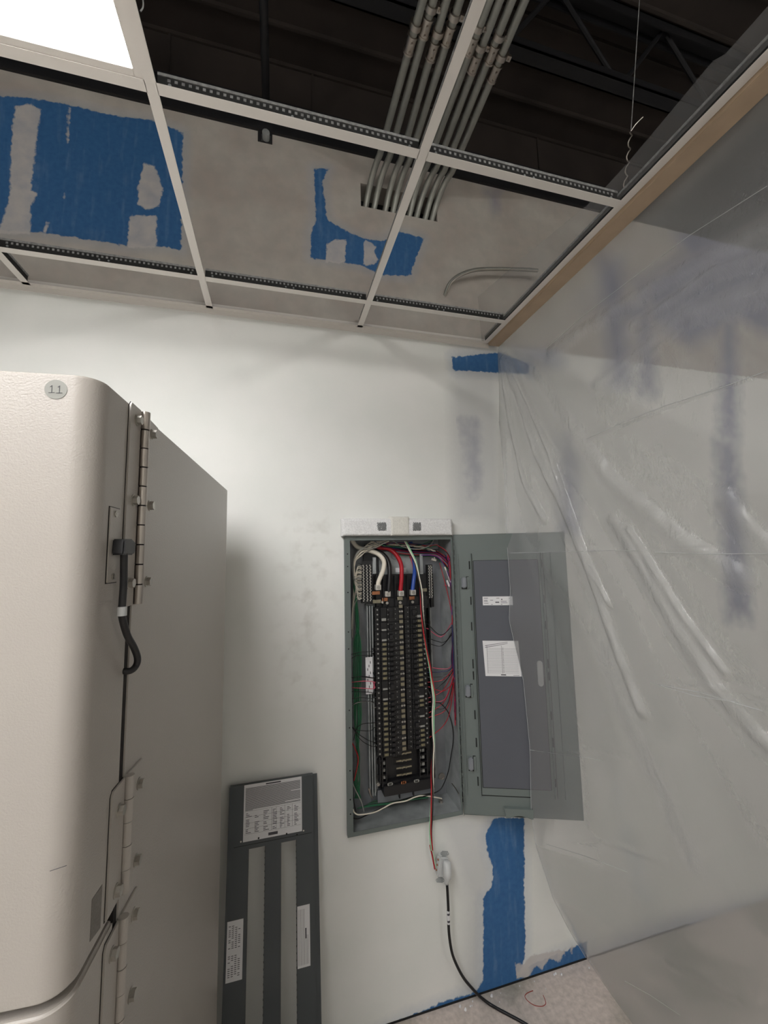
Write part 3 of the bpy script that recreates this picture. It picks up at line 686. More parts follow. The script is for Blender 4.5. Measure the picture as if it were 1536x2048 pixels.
# empty spaces at the bottom
m = MB(); m2 = MB(); zb0 = atY(800, 1556, .06).z; zb1 = zrow(1513)
nb = 4; hh = (zrow(1508)-zb0)/nb
for i in range(nb):
    z = zb0+hh*(i+.5)
    MB().box((mx0-.022, .056, z-.003), (mx1+.022, .060, z+.003)).cyl((mx0+.003, .056, z), (mx0+.003, .052, z), .0035, 10).cyl((mx1-.003, .056, z), (mx1-.003, .052, z), .0035, 10).build('bus_bar', M['tin'], P)
    MB().box((lx0-.004, .058, z-.006), (lx0+.001, .0615, z+.006)).box((lx0+.004, .058, z-.006), (lx0+.012, .0615, z+.006)).build('knockout_window', M['wgrey'], P)
    MB().box((rx1-.022, .058, z-.006), (rx1-.017, .0615, z+.006)).box((rx1-.013, .058, z-.006), (rx1-.002, .0615, z+.006)).build('knockout_window', M['wgrey'], P)
for xx, m_ in ((lx0-.012, m), (lx0+.015, m), (rx1-.027, m2), (rx1+.006, m2)): m_.box((xx-.0025, .045, zb0-.004), (xx+.0025, YC, zb1))
for i in range(nb+1): m.box((lx0-.012, .05, zb0+hh*i-.0014), (lx0+.016, YC, zb0+hh*i+.0014)); m2.box((rx1-.028, .05, zb0+hh*i-.0014), (rx1+.006, YC, zb0+hh*i+.0014))
m.build('blank_space_frame', M['black'], P); m2.build('blank_space_frame', M['black'], P)
m = MB().box((chx0+.006, .040, zb0-.052), (chx1-.008, .1, zb0-.012)).box((chx0, .052, zb0-.016), (chx1, .1, zb0-.002))
for xx in (chx0+.07, chx0+.13): m.box((xx, .044, zb0-.072), (xx+.005, .06, zb0-.05))
m.build('end_cover', M['black'], P, bevel=.002)
for px, mm in ((780, 'wgrey'), (807, 'copper'), (833, 'wgrey')):
    c = atY(px, 1568-(px-780)*.12, .038); MB().cyl((c.x-.006, .0385, c.z), (c.x-.006, .036, c.z), .0055, 12).cyl((c.x+.006, .0385, c.z), (c.x+.006, .036, c.z), .0055, 12).box((c.x-.006, .036, c.z-.0055), (c.x+.006, .0385, c.z+.0055)).build('bus_stub', M[mm], P)
MB().box((chx0-.01, .088, zb0-.10), (chx1+.004, .104, zb0-.05)).build('rail_foot', M['galvd'], P)
for px, py in ((757, 1570), (858, 1556)):
    c = atY(px, py, .06); MB().cyl((c.x, .08, c.z), (c.x, .064, c.z), .007, 6).cyl((c.x, .066, c.z), (c.x, .058, c.z), .004, 8).build('chassis_bolt', M['bolt'], P)
for px, py, r in ((883, 1552, .014), (882, 1604, .012)):
    if py < 1600:
        c = atY(px, py, YB); MB().cyl((c.x, YB-.001, c.z), (c.x, YB-.003, c.z), r, 18).ring((c.x, YB-.003, c.z), (0, -1, 0), r*.8, r, .002).build('knockout_plug', M['steel'], P)
    else:
        c = atZ(px, py, z0+.0075); MB().cyl((c.x, c.y, z0+.0075), (c.x, c.y, z0+.016), r*.75, 14).build('knockout_plug', M['steel'], P)
# main lug block
ml = MB(); a = atY(752, 1150, .06); b = atY(868, 1214, .06)
ml.box((a.x, .062, b.z), (b.x+.002, .09, a.z)).box((a.x+.05, .056, b.z-.002), (b.x-.022, .062, b.z+.05))
for px in (766, 789, 814, 838, 860):
    c = atY(px, 1190, .055); ml.box((c.x-.0015, .042, b.z), (c.x+.0015, .062, a.z-.005))
ml.build('main_lug_block', M['black'], P, bevel=.001)
a = atY(757, 1108, .1); b = atY(835, 1148, .1)
MB().box((a.x, .098, b.z-.01), (b.x, .1, a.z+.01)).build('lug_back_plate', M['galv'], P)
c = atY(803, 1140, .097); MB().box((c.x-.028, .0968, c.z-.01), (c.x+.022, .0975, c.z+.01)).build('plate_label', M['paper'], P)
MB().ring(atY(789, 1112, .097), (0, -1, 0), .013, .0165, .002).build('concentric_knockout', M['galvd'], P)
for (px, py) in ((757, 1175), (776, 1188), (803, 1187), (827, 1185)):
    c = atY(px, py, .036)
    r = MB().box((c.x-.0115, .036, c.z-.011), (c.x+.0115, .062, c.z+.011)).build('lug', M['lug'], P, bevel=.001)
    MB().cyl((c.x, .036, c.z), (c.x, .0335, c.z), .0072, 14).box((c.x-.005, .0331, c.z-.0008), (c.x+.005, .0336, c.z+.0008)).build('lug_screw', M['bolt'], r)
for (px, py, w, mm) in ((752, 1186, .034, 'copper'), (770, 1199, .024, 'copper'), (800, 1197, .024, 'tin'), (824, 1196, .024, 'copper'), (754, 1203, .036, 'tin'), (848, 1180, .028, 'tin')):
    c = atY(px, py, .045); MB().box((c.x-w/2, .045, c.z-.007), (c.x+w/2, .049, c.z+.007)).build('bus_tab', M[mm], P, bevel=.0006)
for (px, py) in ((774, 1206), (800, 1205), (825, 1204), (765, 1204)):
    c = atY(px, py, .05); MB().cyl((c.x, .052, c.z), (c.x, .046, c.z), .006, 12).build('bus_screw', M['bolt'], P)
# neutral bars
def nbar(pxs, py0, py1, y, name):
    a = atY(pxs[0]-3, py0, y); b = atY(pxs[-1]+3, py1, y)
    r = MB().box((a.x-.003, y+.001, b.z-.006), (b.x+.003, y+.02, a.z+.006)).build(name, M['blackm'], P)
    for px in pxs:
        c = atY(px, (py0+py1)/2, y); m = MB().box((c.x-.0042, y-.002, b.z), (c.x+.0042, y+.001, a.z))
        bar = m.build('terminal_bar', M['dark'], r)
        s = MB(); zz = b.z+.004; k = 0
        while zz < a.z: s.cyl((c.x+(.0012 if k % 2 else -.0012), y-.002, zz), (c.x+(.0012 if k % 2 else -.0012), y-.0042, zz), .0027, 7); zz += .0062; k += 1
        s.build('terminal_screws', M['lug'], r)
nbar((727, 734, 740.5), 1131, 1203, .058, 'neutral_bar')
nbar((858.5, 862.5), 1132, 1196, .05, 'neutral_bar')
c = atY(734, 1120, .05); MB().box((c.x-.014, .052, c.z-.004), (c.x+.024, .07, c.z+.03)).build('bar_bracket', M['dark'], P)
for px, y0, y1 in ((748, 1115, 1147), (842, 1108, 1148)):
    a = atY(px-3, y0, .06); b = atY(px+4, y1, .06); MB().box((a.x, .058, b.z), (b.x, .062, a.z)).cyl(((a.x+b.x)/2, .058, b.z+.01), ((a.x+b.x)/2, .055, b.z+.01), .004, 10).build('bar_strap', M['galv'], P)
c = atY(868, 1118, .05); MB().cyl((c.x-.012, .05, c.z), (c.x+.008, .045, c.z-.006), .006, 10).cyl((c.x-.002, .048, c.z), (c.x+.003, .047, c.z), .009, 6).build('ground_lug', M['lug'], P)

# wires -----------------------------------------------------------------
def inside(px, py, y):
    p = atY(px, py, y)
    if p.x > .461: p = atX(px, py, .459); p.y = max(p.y, -.017)
    if p.x < .012: p.x = .012
    return p
def Z5(pts, y):   # points measured on the upper zoom
    return [inside(670+p[0]/5.689, 1010+p[1]/5.689, p[2] if len(p) > 2 else y) for p in pts]
def Z6(pts, y):
    return [inside(670+p[0]/5.689, 1340+p[1]/5.689, p[2] if len(p) > 2 else y) for p in pts]
def W(name, pts, r, mm, n=6, par=P, sub=6): return MB().tube(pts, r, n, sub).build(name, M[mm], par)
W('feeder_cable', Z5([(190,400,.075),(260,480,.07),(400,522,.055),(500,565,.045),(556,640,.04),(548,740,.04),(500,860,.045),(487,925,.05)], .05), .0096, 'wwhite', 12)
W('feeder_cable', Z5([(330,480,.09),(430,505,.085),(545,560,.07),(608,650,.06),(622,780,.05),(610,960,.045),(606,990,.045)], .06), .0096, 'wblack', 12)
W('feeder_cable', Z5([(420,500,.095),(520,488,.085),(620,503,.075),(700,570,.06),(752,680,.05),(757,820,.045),(745,975,.045)], .06), .0092, 'wred', 12)
W('feeder_cable', Z5([(860,420,.1),(880,540,.095),(905,680,.085),(905,780,.06),(892,880,.05),(882,975,.045)], .06), .0088, 'wblue', 12)
W('feeder_cable', Z5([(800,500,.1),(850,580,.1),(885,660,.095),(900,760,.09)], .1), .005, 'wpink', 8)
# whites and greys sweeping over to the left neutral bar
for k in range(24):
    yy = .03+.04*rng.random(); e = 690+k*16
    c0 = [(560+rng.uniform(-40, 60), 405+rng.uniform(-2, 14)), (430+rng.uniform(-40, 40), 450+rng.uniform(-20, 60)), (290+rng.uniform(-20, 20), 540+rng.uniform(-40, 40)), (215+rng.uniform(-12, 16), 650+rng.uniform(-20, 20)), (222+rng.uniform(-14, 14), 720+e*.12), (260, e), (305, e+6)]
    W('neutral_wire', Z5([(a, b, yy) for a, b in c0], yy), .0016, 'wwhite' if k % 3 else 'wgrey', 5)
for k in range(10):   # whites falling past the bar
    e = 780+k*32; yy = .05+.03*rng.random()
    W('neutral_wire', Z5([(308, e), (255, e+4), (225+rng.uniform(-8, 8), e+90), (205+rng.uniform(-10, 14), e+300), (195+rng.uniform(-6, 6), 1400+rng.uniform(0, 120))], yy), .0015, 'wgrey' if k % 2 else 'wwhite', 5)
for k in range(14):   # green grounds down the left gutter
    x = 212+k*6.2; yy = .05+.05*rng.random()
    W('ground_wire', Z5([(230+rng.uniform(-20, 40), 740+rng.uniform(0, 60)), (205+rng.uniform(0, 20), 860), (250+rng.uniform(-15, 25), 1340), (x, 1560), (x+rng.uniform(-8, 8), 1900)], yy)+Z6([(x+rng.uniform(-8, 8), 250), (x+rng.uniform(-10, 10), 560), (252+rng.uniform(-22, 26), 800), (270+rng.uniform(-26, 20), 950+rng.uniform(0, 120)), (235+rng.uniform(-20, 50), 1250), (280+rng.uniform(-60, 30), 1460)], yy), .0017, 'wgreen', 5, sub=5)
for k in range(9):   # dark and coloured wires crossing over at the top
    mm = ['wred', 'wblack', 'wpurple', 'wred', 'wnavy', 'wgrey', 'wred', 'wblack', 'wgreen'][k]
    yy = .06+.04*rng.random()
    W('branch_wire', Z5([(480+k*20, 440+rng.uniform(-25, 10)), (640, 470+k*9), (830, 500+k*10), (1010, 515+k*9), (1140, 520+k*9), (1230, 570+k*12), (1300, 640+k*16), (1345, 760+k*20)], yy), .0017, mm, 5)
W('branch_wire', Z5([(660,405),(760,470),(880,500),(1000,495),(1090,450),(1125,395)], .03), .002, 'wgrey', 6)
W('branch_wire', Z5([(690,440),(900,468),(1040,430),(1110,400)], .05), .0017, 'wgreen', 5)
W('branch_wire', Z5([(840,500),(930,455),(1060,440),(1110,402)], .055), .0017, 'wblack', 5)
W('branch_wire', Z5([(980,570),(1090,572),(1180,600),(1250,700),(1310,850)], .02), .0018, 'wpurple', 5)
W('taped_wire', Z5([(1248,705),(1285,790),(1322,880)], .018), .0032, 'wwhite', 8)
W('wire_tag', Z5([(1275,860),(1305,930)], .016), .0042, 'paper', 6)
for k, (p, mm) in enumerate([([(1150,450),(1260,520),(1335,620)], 'wred'), ([(1180,470),(1290,560),(1338,660)], 'wblack'), ([(1190,660),(1230,800),(1280,1000),(1330,1240),(1350,1380)], 'wred'), ([(1320,900),(1345,1000),(1358,1180),(1362,1350)], 'wred'), ([(1300,860),(1345,980),(1362,1180),(1366,1350)], 'wblack'), ([(1240,915),(1300,920),(1350,960),(1362,1300)], 'wpink')]):
    W('branch_wire', Z5(p, .015+.012*k), .0016, mm, 5)
for k in range(5):
    W('branch_wire', Z5([(1352+k*2, 1330+k*10), (1358-k*5, 1560), (1352-k*7, 1760), (1374, 1990)], .03+.01*k), .002, ['wnavy', 'wblack', 'wred', 'wnavy', 'wblack'][k], 5)
for k in range(12):   # dark bundle behind the right hand lip
    x = 1348+rng.uniform(-22, 12); yy = .02+.07*rng.random(); a_ = rng.uniform(-10, 10)
    W('branch_wire', Z5([(x-90+k*6, 560+k*10), (x-40, 680+k*8), (x-6, 900+k*12), (x+6, 1300), (x+a_, 1600), (x+14, 1980)], yy)+Z6([(x+24+a_, 120), (x+26, 300+k*30)], yy), .0018, ['wblack', 'wnavy', 'wred', 'wblack', 'wpurple', 'wred'][k % 6], 5)
for k in range(10):   # tangle under the top lip
    yy = .03+.06*rng.random(); y0_ = 420+rng.uniform(-12, 30)
    W('branch_wire', Z5([(380+k*22, y0_), (560+rng.uniform(-30, 30), y0_+rng.uniform(-5, 30)), (760+rng.uniform(-30, 30), y0_+rng.uniform(5, 50)), (960, y0_+rng.uniform(20, 80)), (1120+rng.uniform(-40, 60), 500+rng.uniform(-60, 50))], yy), .0017, ['wblack', 'wwhite', 'wred', 'wnavy', 'wgrey', 'wgreen'][k % 6], 5)
# breaker hots on the right
def rw(k, mid, end, mm, z=Z5, y=.045, r=.0016):
    a = Vector(rterm[k]); W('branch_wire', [a, a+Vector((.012, -.004, 0))]+z([mid, end], y), r, mm, 5)
rw(4, (1200,1480), (1345,1385), 'wblack'); rw(5, (1210,1500), (1352,1340), 'wpink'); rw(7, (1240,1560), (1365,1455), 'wblack'); rw(8, (1210,1602), (1370,1480), 'wblack')
rw(13, (1290,1860), (1378,1755), 'wpink'); rw(14, (1300,1880), (1380,1775), 'wnavy'); rw(15, (1310,1930), (1380,1790), 'wblack')
for k, mid, end, mm in [(16, (1230,110), (1350,-20), 'wred'), (17, (1240,140), (1360,0), 'wblack'), (18, (1230,240), (1390,160), 'wred'), (19, (1230,230), (1370,20), 'wred'), (20, (1250,330), (1375,60), 'wpink'), (21, (1250,350), (1380,80), 'wred'), (22, (1260,420), (1385,110), 'wblack'), (24, (1270,440), (1380,140), 'wred'), (27, (1280,560), (1390,170), 'wred')]:
    rw(min(k, len(rterm)-1), mid, end, mm, Z6)
W('branch_wire', [Vector(rterm[18])]+Z6([(1120,352),(1200,380),(1275,460),(1310,545),(1338,660),(1345,800),(1322,960),(1290,1150),(1240,1290),(1190,1365),(1100,1410),(1000,1440)], .04), .0021, 'wblack', 6)
# breaker hots on the left
def lw(k, pts, mm, z=Z6, y=.05): W('branch_wire', z(pts, y)+[Vector(lterm[k])+Vector((-.01, 0, 0)), Vector(lterm[k])], .0015, mm, 5)
lw(8, [(185,1700),(300,1672),(430,1666)], 'wblack', Z5); lw(9, [(185,1745),(260,1712),(430,1712)], 'wblack', Z5); lw(13, [(185,1965),(320,1948),(450,1965)], 'wblack', Z5)
lw(14, [(185,92),(280,75),(420,92)], 'wblack'); lw(15, [(185,140),(330,126),(450,140)], 'wpink'); lw(16, [(185,200),(330,208),(450,210)], 'wpink'); lw(17, [(185,245),(300,247),(430,262)], 'wblack')
lw(18, [(185,330),(300,312),(430,322)], 'wblack'); lw(19, [(185,402),(270,362),(420,358)], 'wblack'); lw(20, [(185,405),(280,366),(410,362)], 'wgrey')
lw(23, [(210,800),(250,660),(320,612),(420,603)], 'wblack'); lw(24, [(188,640),(250,682),(400,692)], 'wblack'); lw(26, [(188,650),(270,730),(380,800),(460,822)], 'wblack'); lw(27, [(190,640),(290,790),(400,860),(480,872)], 'wblack')
# bottom gutter
W('ground_wire', Z6([(190,1550,.0),(225,1625,.0),(290,1646,.0),(450,1618,.01),(560,1565,.02),(660,1516,.03),(800,1492,.04),(900,1450,.05),(980,1430,.05),(1080,1438,.05),(1215,1462,.05)], .03), .0024, 'wwhite', 7)
W('ground_wire', Z6([(200,1690,.02),(270,1690,.02),(380,1640,.03),(560,1560,.04),(700,1500,.06),(900,1440,.07),(1090,1405,.07)], .03), .0024, 'wblack', 7)
for k in range(6): W('ground_wire', Z6([(250+k*20, 1575-k*5), (400+k*10, 1550-k*12), (640, 1520-k*9), (860, 1478-k*6), (1060, 1452-k*7)], .08+.004*k), .002, ['wgreen', 'wgreen', 'wblack', 'wgreen', 'wblack', 'wgreen'][k], 5)
W('branch_wire', Z6([(190,820),(230,900),(265,1010),(240,1160),(215,1260)], .03), .0022, 'wred', 6)
W('branch_wire', Z6([(200,1290),(250,1400),(300,1500),(330,1610)], .03), .0019, 'wgrey', 6)
W('branch_wire', Z6([(188,1000),(205,1180),(200,1330),(215,1500),(240,1620)], .03), .0022, 'wblack', 6)
W('bonding_strap', Z6([(385,1345),(400,1400),(425,1455)], .06), .0035, 'steel', 6)
W('bonding_strap', Z6([(1330,1290,.06),(1380,1360,.04),(1430,1440,.02)], .04), .002, 'steel', 6)
# loose wires leaving the panel to the receptacle
RX = atY(884, 1732, -.045)
base = Z5([(800,415,.03),(850,520,.02),(915,660,.01),(950,820,.0),(980,1000,-.004),(988,1200,-.008),(1012,1420,-.01),(1045,1640,-.012),(1078,1820,-.014),(1098,1980,-.016)], 0)+Z6([(1112,200,-.018),(1126,340,-.02),(1112,500,-.022),(1112,700,-.024),(1118,850,-.026),(1108,1020,-.028),(1104,1200,-.03),(1106,1350,-.031),(1100,1550,-.032),(1092,1700,-.032),(1085,1850,-.032),(1098,2040,-.032)], 0)
tail = [atY(861.5, 1690, -.034), atY(866, 1712, -.036), atY(871, 1738, -.038)]
LW = thing('loose_wires', base[-1], 'twisted red, black, white and green wires hanging from the panel down to the receptacle', 'wires')
for j, mm in enumerate(('wred', 'wblack', 'wwhite', 'wlgreen')):
    pts = []
    for k, p in enumerate(base):
        a = k*.55+j*1.7; pts.append(p+Vector((.0042*math.cos(a), .0042*math.sin(a)-.002, 0)))
    MB().tube(pts+[q+Vector((.0022*(j-1.5), .001*j, 0)) for q in tail], .0025, 7, 5).build('loose_wire', M[mm], LW)

# panel door, hinged at the right of the tub ---------------------------------
DT = .3791; DH = Vector((.473, -.022, 0)); DU = Vector((math.cos(DT), -math.sin(DT), 0)); DN = Vector((-math.sin(DT), -math.cos(DT), 0)); DW = .468
def dz(px, py): 
    p = hit(px, py, DH, DN); return (p-DH).dot(DU), p.z
def dpt(u, z, n=0): return DH+DU*u+Vector((0, 0, z))+DN*n
def Z7(x, y): return dz(890+x/3.3032, 1040+y/3.3032)
def dbox(mb, u0, u1, za, zb, n0, n1): return mb.prism([dpt(u0, za, n0), dpt(u1, za, n0), dpt(u1, zb, n0), dpt(u0, zb, n0)], DN*(n1-n0))
PD = thing_part('panel_door', DH+Vector((0, 0, z0)), P)
zt, zb = z1, z0
fl = MB(); dbox(fl, 0.003, DW, zb, zt, -.004, -.0025); dbox(fl, .003, .0045, zb, zt, -.0025, .006)
dbox(fl, DW-.0015, DW, zb, zt, -.014, -.0025); dbox(fl, .003, DW, zt-.0015, zt, -.014, -.0025); dbox(fl, .003, DW, zb, zb+.0015, -.014, -.0025)
fl.build('trim_sheet', M['panelgrey'], PD)
# inner door leaf seen from the back
ua, zta = Z7(187, 270); ub, _ = Z7(612, 268); _, zba = Z7(245, 1768)
lf = MB(); dbox(lf, ua, ub, zba, zta, -.0025, -.0015); lf.build('inner_door', M['doorgrey'], PD)
ln_ = MB(); uc, zc_ = Z7(172, 222); ud_, zd_ = Z7(238, 1822)
dbox(ln_, uc+.000, uc+.003, zd_, zc_, -.0024, -.0012); dbox(ln_, ua-.0025, ua, zba, zta, -.0024, -.0014); dbox(ln_, ua, ub, zta, zta+.0016, -.0024, -.0014)
ux_, _ = Z7(565, 1818); dbox(ln_, uc, ux_, zd_, zd_+.0025, -.0024, -.0012); dbox(ln_, ub, ub+.002, zba, zta, -.0024, -.0014); dbox(ln_, ua, ub, zba-.001, zba+.0008, -.0024, -.0014)
uR, _ = Z7(655, 600); dbox(ln_, uR+.008, uR+.0095, zd_, zc_, -.0024, -.0016)
ln_.build('leaf_gap', M['dark'], PD)
# stiffening channels left and right of the leaf
cn = MB(); uh0, _ = Z7(100, 600); uh1, _ = Z7(163, 600); dbox(cn, uh0, uh0+.0012, zd_, zc_, -.0024, .003); dbox(cn, uc-.0012, uc, zd_, zc_, -.0024, .005)
u3, _ = Z7(700, 600); dbox(cn, ub+.012, ub+.0132, zd_, zc_, -.0024, .006); dbox(cn, ub+.052, ub+.0532, zd_, zc_, -.0024, .003)
dbox(cn, .012, .0128, zb+.03, zt-.03, -.0024, .002)
cn.build('stiffener', M['panelgrey'], PD)
def slots(lst, name='slot'):
    for (xa, ya, yb_) in lst:
        u_, za = Z7(xa, ya); u2, zb_ = Z7(xa, yb_); m = MB(); dbox(m, u_-.0022, u_+.0022, zb_, za, -.0012, .0003)
        m.build(name, M['dark'], PD)
slots([(160,272,325),(170,507,560),(175,675,730),(184,920,980),(187,1000,1055),(197,1257,1316),(206,1440,1500),(217,1697,1756),
       (638,262,312),(652,495,550),(663,667,722),(679,920,980),(685,1005,1060),(700,1265,1320),(712,1440,1502),(729,1712,1765)])
m = 0; yy = 150
while yy < 1860:
    L = 30 if m % 2 else 18; xx = 57+(yy-150)*.0357
    u_, za = Z7(xx, yy); _, zb_ = Z7(xx, yy+L*1.2); q = MB(); dbox(q, u_-.0018, u_+.0018, zb_, za, -.0012, .0004); q.build('hinge_slot', M['dark'], PD)
    yy += 47; m += 1
for (xa, ya, yb_) in ((103, 378, 448), (129, 1088, 1165), (149, 1562, 1650)):
    ul, za = Z7(xa+4, ya); ur, zb_ = Z7(xa+50, yb_)
    q = MB(); dbox(q, ul, ur-.0065, zb_, za, -.002, .015); lt = q.build('latch_tab', M['latch'], PD, bevel=.0045, seg=4); q = MB(); dbox(q, ul, ur-.006, zb_-.005, zb_+.002, -.002, .0002); q.build('latch_shadow', M['dark'], lt); q = MB(); dbox(q, ur-.006, ur-.0048, zb_-.006, za+.004, -.002, .0006); dbox(q, ur-.006, ur+.004, za+.002, za+.0032, -.002, .0006); q.build('latch_shadow', M['dark'], lt)  # dark strips drawn in for the shadow below and gap beside each tab
    q = MB(); dbox(q, ur-.004, ur+.004, zb_-.002, za+.001, -.002, .0025); dbox(q, ur+.0035, ur+.0045, zb_, za, -.0015, .003); q.build('latch_bracket', M['panelgrey'], lt)
# finger pull at the bottom
up0_, zp1 = Z7(388, 1893); up1_, zp0 = Z7(582, 1965)
N = 10; arch = [dpt(up0_+.006, zp0, -.0025), dpt(up0_, zp1, -.0025), dpt(up1_, zp1, -.0025), dpt(up1_-.002, zp0, -.0025)]+[dpt(up1_-.01-(up1_-up0_-.024)*k/N, zp0+.010*math.sin(PI*k/N), -.0025) for k in range(N+1)]
MB().prism(arch, DN*.016).build('finger_pull', M['panelgrey'], PD)
q = MB(); dbox(q, up0_+.012, up1_-.006, zp0-.002, zp0+.010, -.0026, -.0018); q.build('pull_recess', M['dark'], PD)
# lock plate behind the film
ul, zl1 = Z7(605, 928); ur, zl0 = Z7(652, 1098); um = (ul+ur)/2; r = (ur-ul)/2
pts = [dpt(um+r*math.cos(a), zl1-.012+.012*math.sin(a), 0) for a in np.linspace(0, PI, 9)]+[dpt(um+r*math.cos(a), zl0+.012+.012*math.sin(a), 0) for a in np.linspace(PI, 2*PI, 9)]
MB().prism([p-DN*.0025 for p in pts], DN*.009).build('lock_plate', M['plugg'], PD, bevel=.0015)
# labels on the leaf
def dlabel(x0_, y0_, x1_, y1_, name, tilt=0):
    u0, za = Z7(x0_, y0_); u1, _ = Z7(x1_, y0_); _, zb_ = Z7(x0_, y1_)
    q = MB(); q.prism([dpt(u0+tilt, zb_, -.0014), dpt(u1+tilt, zb_, -.0014), dpt(u1, za, -.0014), dpt(u0, za, -.0014)], DN*.0005); return q.build(name, M['paper'], PD), u0, u1, zb_, za
lab, u0, u1, zb_, za = dlabel(248, 506, 446, 564, 'rating_label')
q = MB(); W_ = u1-u0; H_ = za-zb_
for (fu, fv, fw_, fh) in ((.04,.78,.14,.06),(.46,.78,.1,.05),(.88,.78,.05,.04),(.04,.55,.12,.05),(.25,.55,.1,.05),(.62,.6,.04,.12),(.04,.42,.13,.05),(.6,.42,.2,.05),(.04,.2,.15,.05),(.6,.25,.22,.05),(.28,.08,.05,.05),(.6,.08,.05,.05),(.42,.28,.13,.12)):
    dbox(q, u0+W_*fu, u0+W_*(fu+fw_), zb_+H_*fv, zb_+H_*(fv+fh), -.0009, -.0008)
q.build('label_print', M['ink'], lab)
lab, u0, u1, zb_, za = dlabel(248, 798, 484, 1031, 'circuit_directory', .006)
q = MB(); W_ = u1-u0; H_ = za-zb_
for k in range(20): dbox(q, u0+W_*.09+.003, u0+W_*.95+.003, zb_+H_*(.09+k*.036), zb_+H_*(.094+k*.036), -.0009, -.0008)
for f_ in (.09, .50): dbox(q, u0+W_*f_+.003, u0+W_*(f_+.008)+.003, zb_+H_*.08, zb_+H_*.86, -.0009, -.0008)
for k in range(16): dbox(q, u0+W_*.53+.003, u0+W_*.55+.003, zb_+H_*(.11+k*.045), zb_+H_*(.125+k*.045), -.0009, -.0008)
dbox(q, u0+W_*.44+.005, u0+W_*.58+.005, zb_+H_*.025, zb_+H_*.055, -.0009, -.0008); dbox(q, u0+W_*.78+.005, u0+W_*.95+.005, zb_+H_*.02, zb_+H_*.03, -.0009, -.0008)
for k in (0, 1): q.prism([dpt(u0+W_*.06, zb_+H_*(.80+.05*k), -.0009), dpt(u0+W_*.7, zb_+H_*(.92+.04*k), -.0009), dpt(u0+W_*.7, zb_+H_*(.93+.04*k), -.0009), dpt(u0+W_*.06, zb_+H_*(.815+.05*k), -.0009)], DN*.0001)
q.build('directory_lines', M['ink'], lab)
EXPO = 0.1
# ------------------------------------------------------------------ packing strip on top of the tub
a = atY(684, 1036, -.045); b = atY(905.5, 1069.5, -.045)
PT = thing('packing_strip', ((a.x+b.x)/2, -.02, b.z), 'white bubble wrap packing strip resting on top of the open panelboard', 'packing strip')
def pillow(px0, py0, px1, py1, yfr, name, m, dim=.0016, parent=PT):
    A = atY(px0, py0, yfr); B_ = atY(px1, py1, yfr); nx = max(4, int((B_.x-A.x)/.004)); nz = max(4, int((A.z-B_.z)/.004)); vs = []; fs = []
    for j in range(nz+1):
        for i in range(nx+1):
            u = i/nx; v = j/nz; e = min(u*(B_.x-A.x), (1-u)*(B_.x-A.x), v*(A.z-B_.z), (1-v)*(A.z-B_.z))
            vs.append((A.x+(B_.x-A.x)*u, yfr+.006*(1-min(1, e/.008))**2-dim*1.5*((i+j) % 2)+rng.uniform(-.001, .001), B_.z+(A.z-B_.z)*v+(rng.uniform(-.0008, .0008) if j == nz else 0)))
    for j in range(nz):
        for i in range(nx): k = j*(nx+1)+i; fs.append((k, k+1, k+nx+2, k+nx+1))
    o = len(vs); bd = [(0, k) for k in range(nx+1)]
    vs += [(A.x, -.002, B_.z), (B_.x, -.002, B_.z), (B_.x, -.002, A.z), (A.x, -.002, A.z)]
    top = [nz*(nx+1)+i for i in range(nx+1)]; bot = list(range(nx+1)); lf_ = [j*(nx+1) for j in range(nz+1)]; rg = [j*(nx+1)+nx for j in range(nz+1)]
    fs += [tuple([o, o+1]+bot[::-1]), tuple([o+3]+top+[o+2]), tuple([o]+lf_+[o+3]), tuple([o+1, o+2]+rg[::-1])]
    m_ = MB(); m_.add(vs, fs); return m_.build(name, m, parent, smooth=60)
pillow(684, 1037, 905.5, 1070, -.040, 'bubble_strip', M['foam'])
pillow(781, 1033, 820, 1071, -.0435, 'tape_band', M['tape'], .0012)
pillow(753, 1043, 775, 1063, -.0425, 'dark_square', M['foamd'], .0008)
pillow(824, 1043, 844, 1063, -.0425, 'dark_square', M['foamd'], .0008)

# ------------------------------------------------------------------ receptacle, plug and cord
yr = -.032
c = atY(884, 1732, yr); tl = Vector((.10, 0, 1)).normalized()
R_ = thing('receptacle', c, 'loose white receptacle on a metal yoke hanging by its wires below the panelboard', 'outlet')
ang = math.radians(-14); ux2 = Vector((math.cos(ang), 0, math.sin(ang))); uz2 = Vector((-math.sin(ang), 0, math.cos(ang)))
def rb(mb, x0, x1, y0, y1, z0_, z1_):
    P_ = [c+ux2*x+uz2*z+Vector((0, y-yr, 0)) for x, z, y in ((x0, z0_, y0), (x1, z0_, y0), (x1, z1_, y0), (x0, z1_, y0))]
    return mb.prism(P_, (0, y1-y0, 0))
m = MB(); rb(m, -.0095, .0095, -.036, -.0345, -.054, .054); rb(m, -.013, .013, -.0365, -.035, .040, .056); rb(m, -.013, .013, -.0365, -.035, -.056, -.040)
m.build('yoke', M['galv'], R_, bevel=.0005)
m = MB(); rb(m, -.0165, .0165, -.042, -.010, -.034, .034); m.build('receptacle_body', M['plugg'], R_, bevel=.003)
for sz in (-1, 1):
    for sx in (-1, 1):
        p = c+ux2*sx*.013+uz2*sz*.047; MB().ring((p.x, -.0375, p.z), (0, 1, 0), .0028, .0052, .002, 12).build('mounting_ear', M['galv'], R_)
for sz in (-.018, 0, .018):
    p = c-ux2*.0168+uz2*sz; MB().cyl((p.x, -.026, p.z), (p.x-.003, -.026, p.z), .0036, 10).build('terminal_screw', M['copper'], R_)
PL = thing('power_cord', c+Vector((.006, -.03, 0)), 'black power cord with grey angled plug running from the receptacle down to the floor', 'cord')
p0 = c+uz2*.026+Vector((0, -.012, 0))
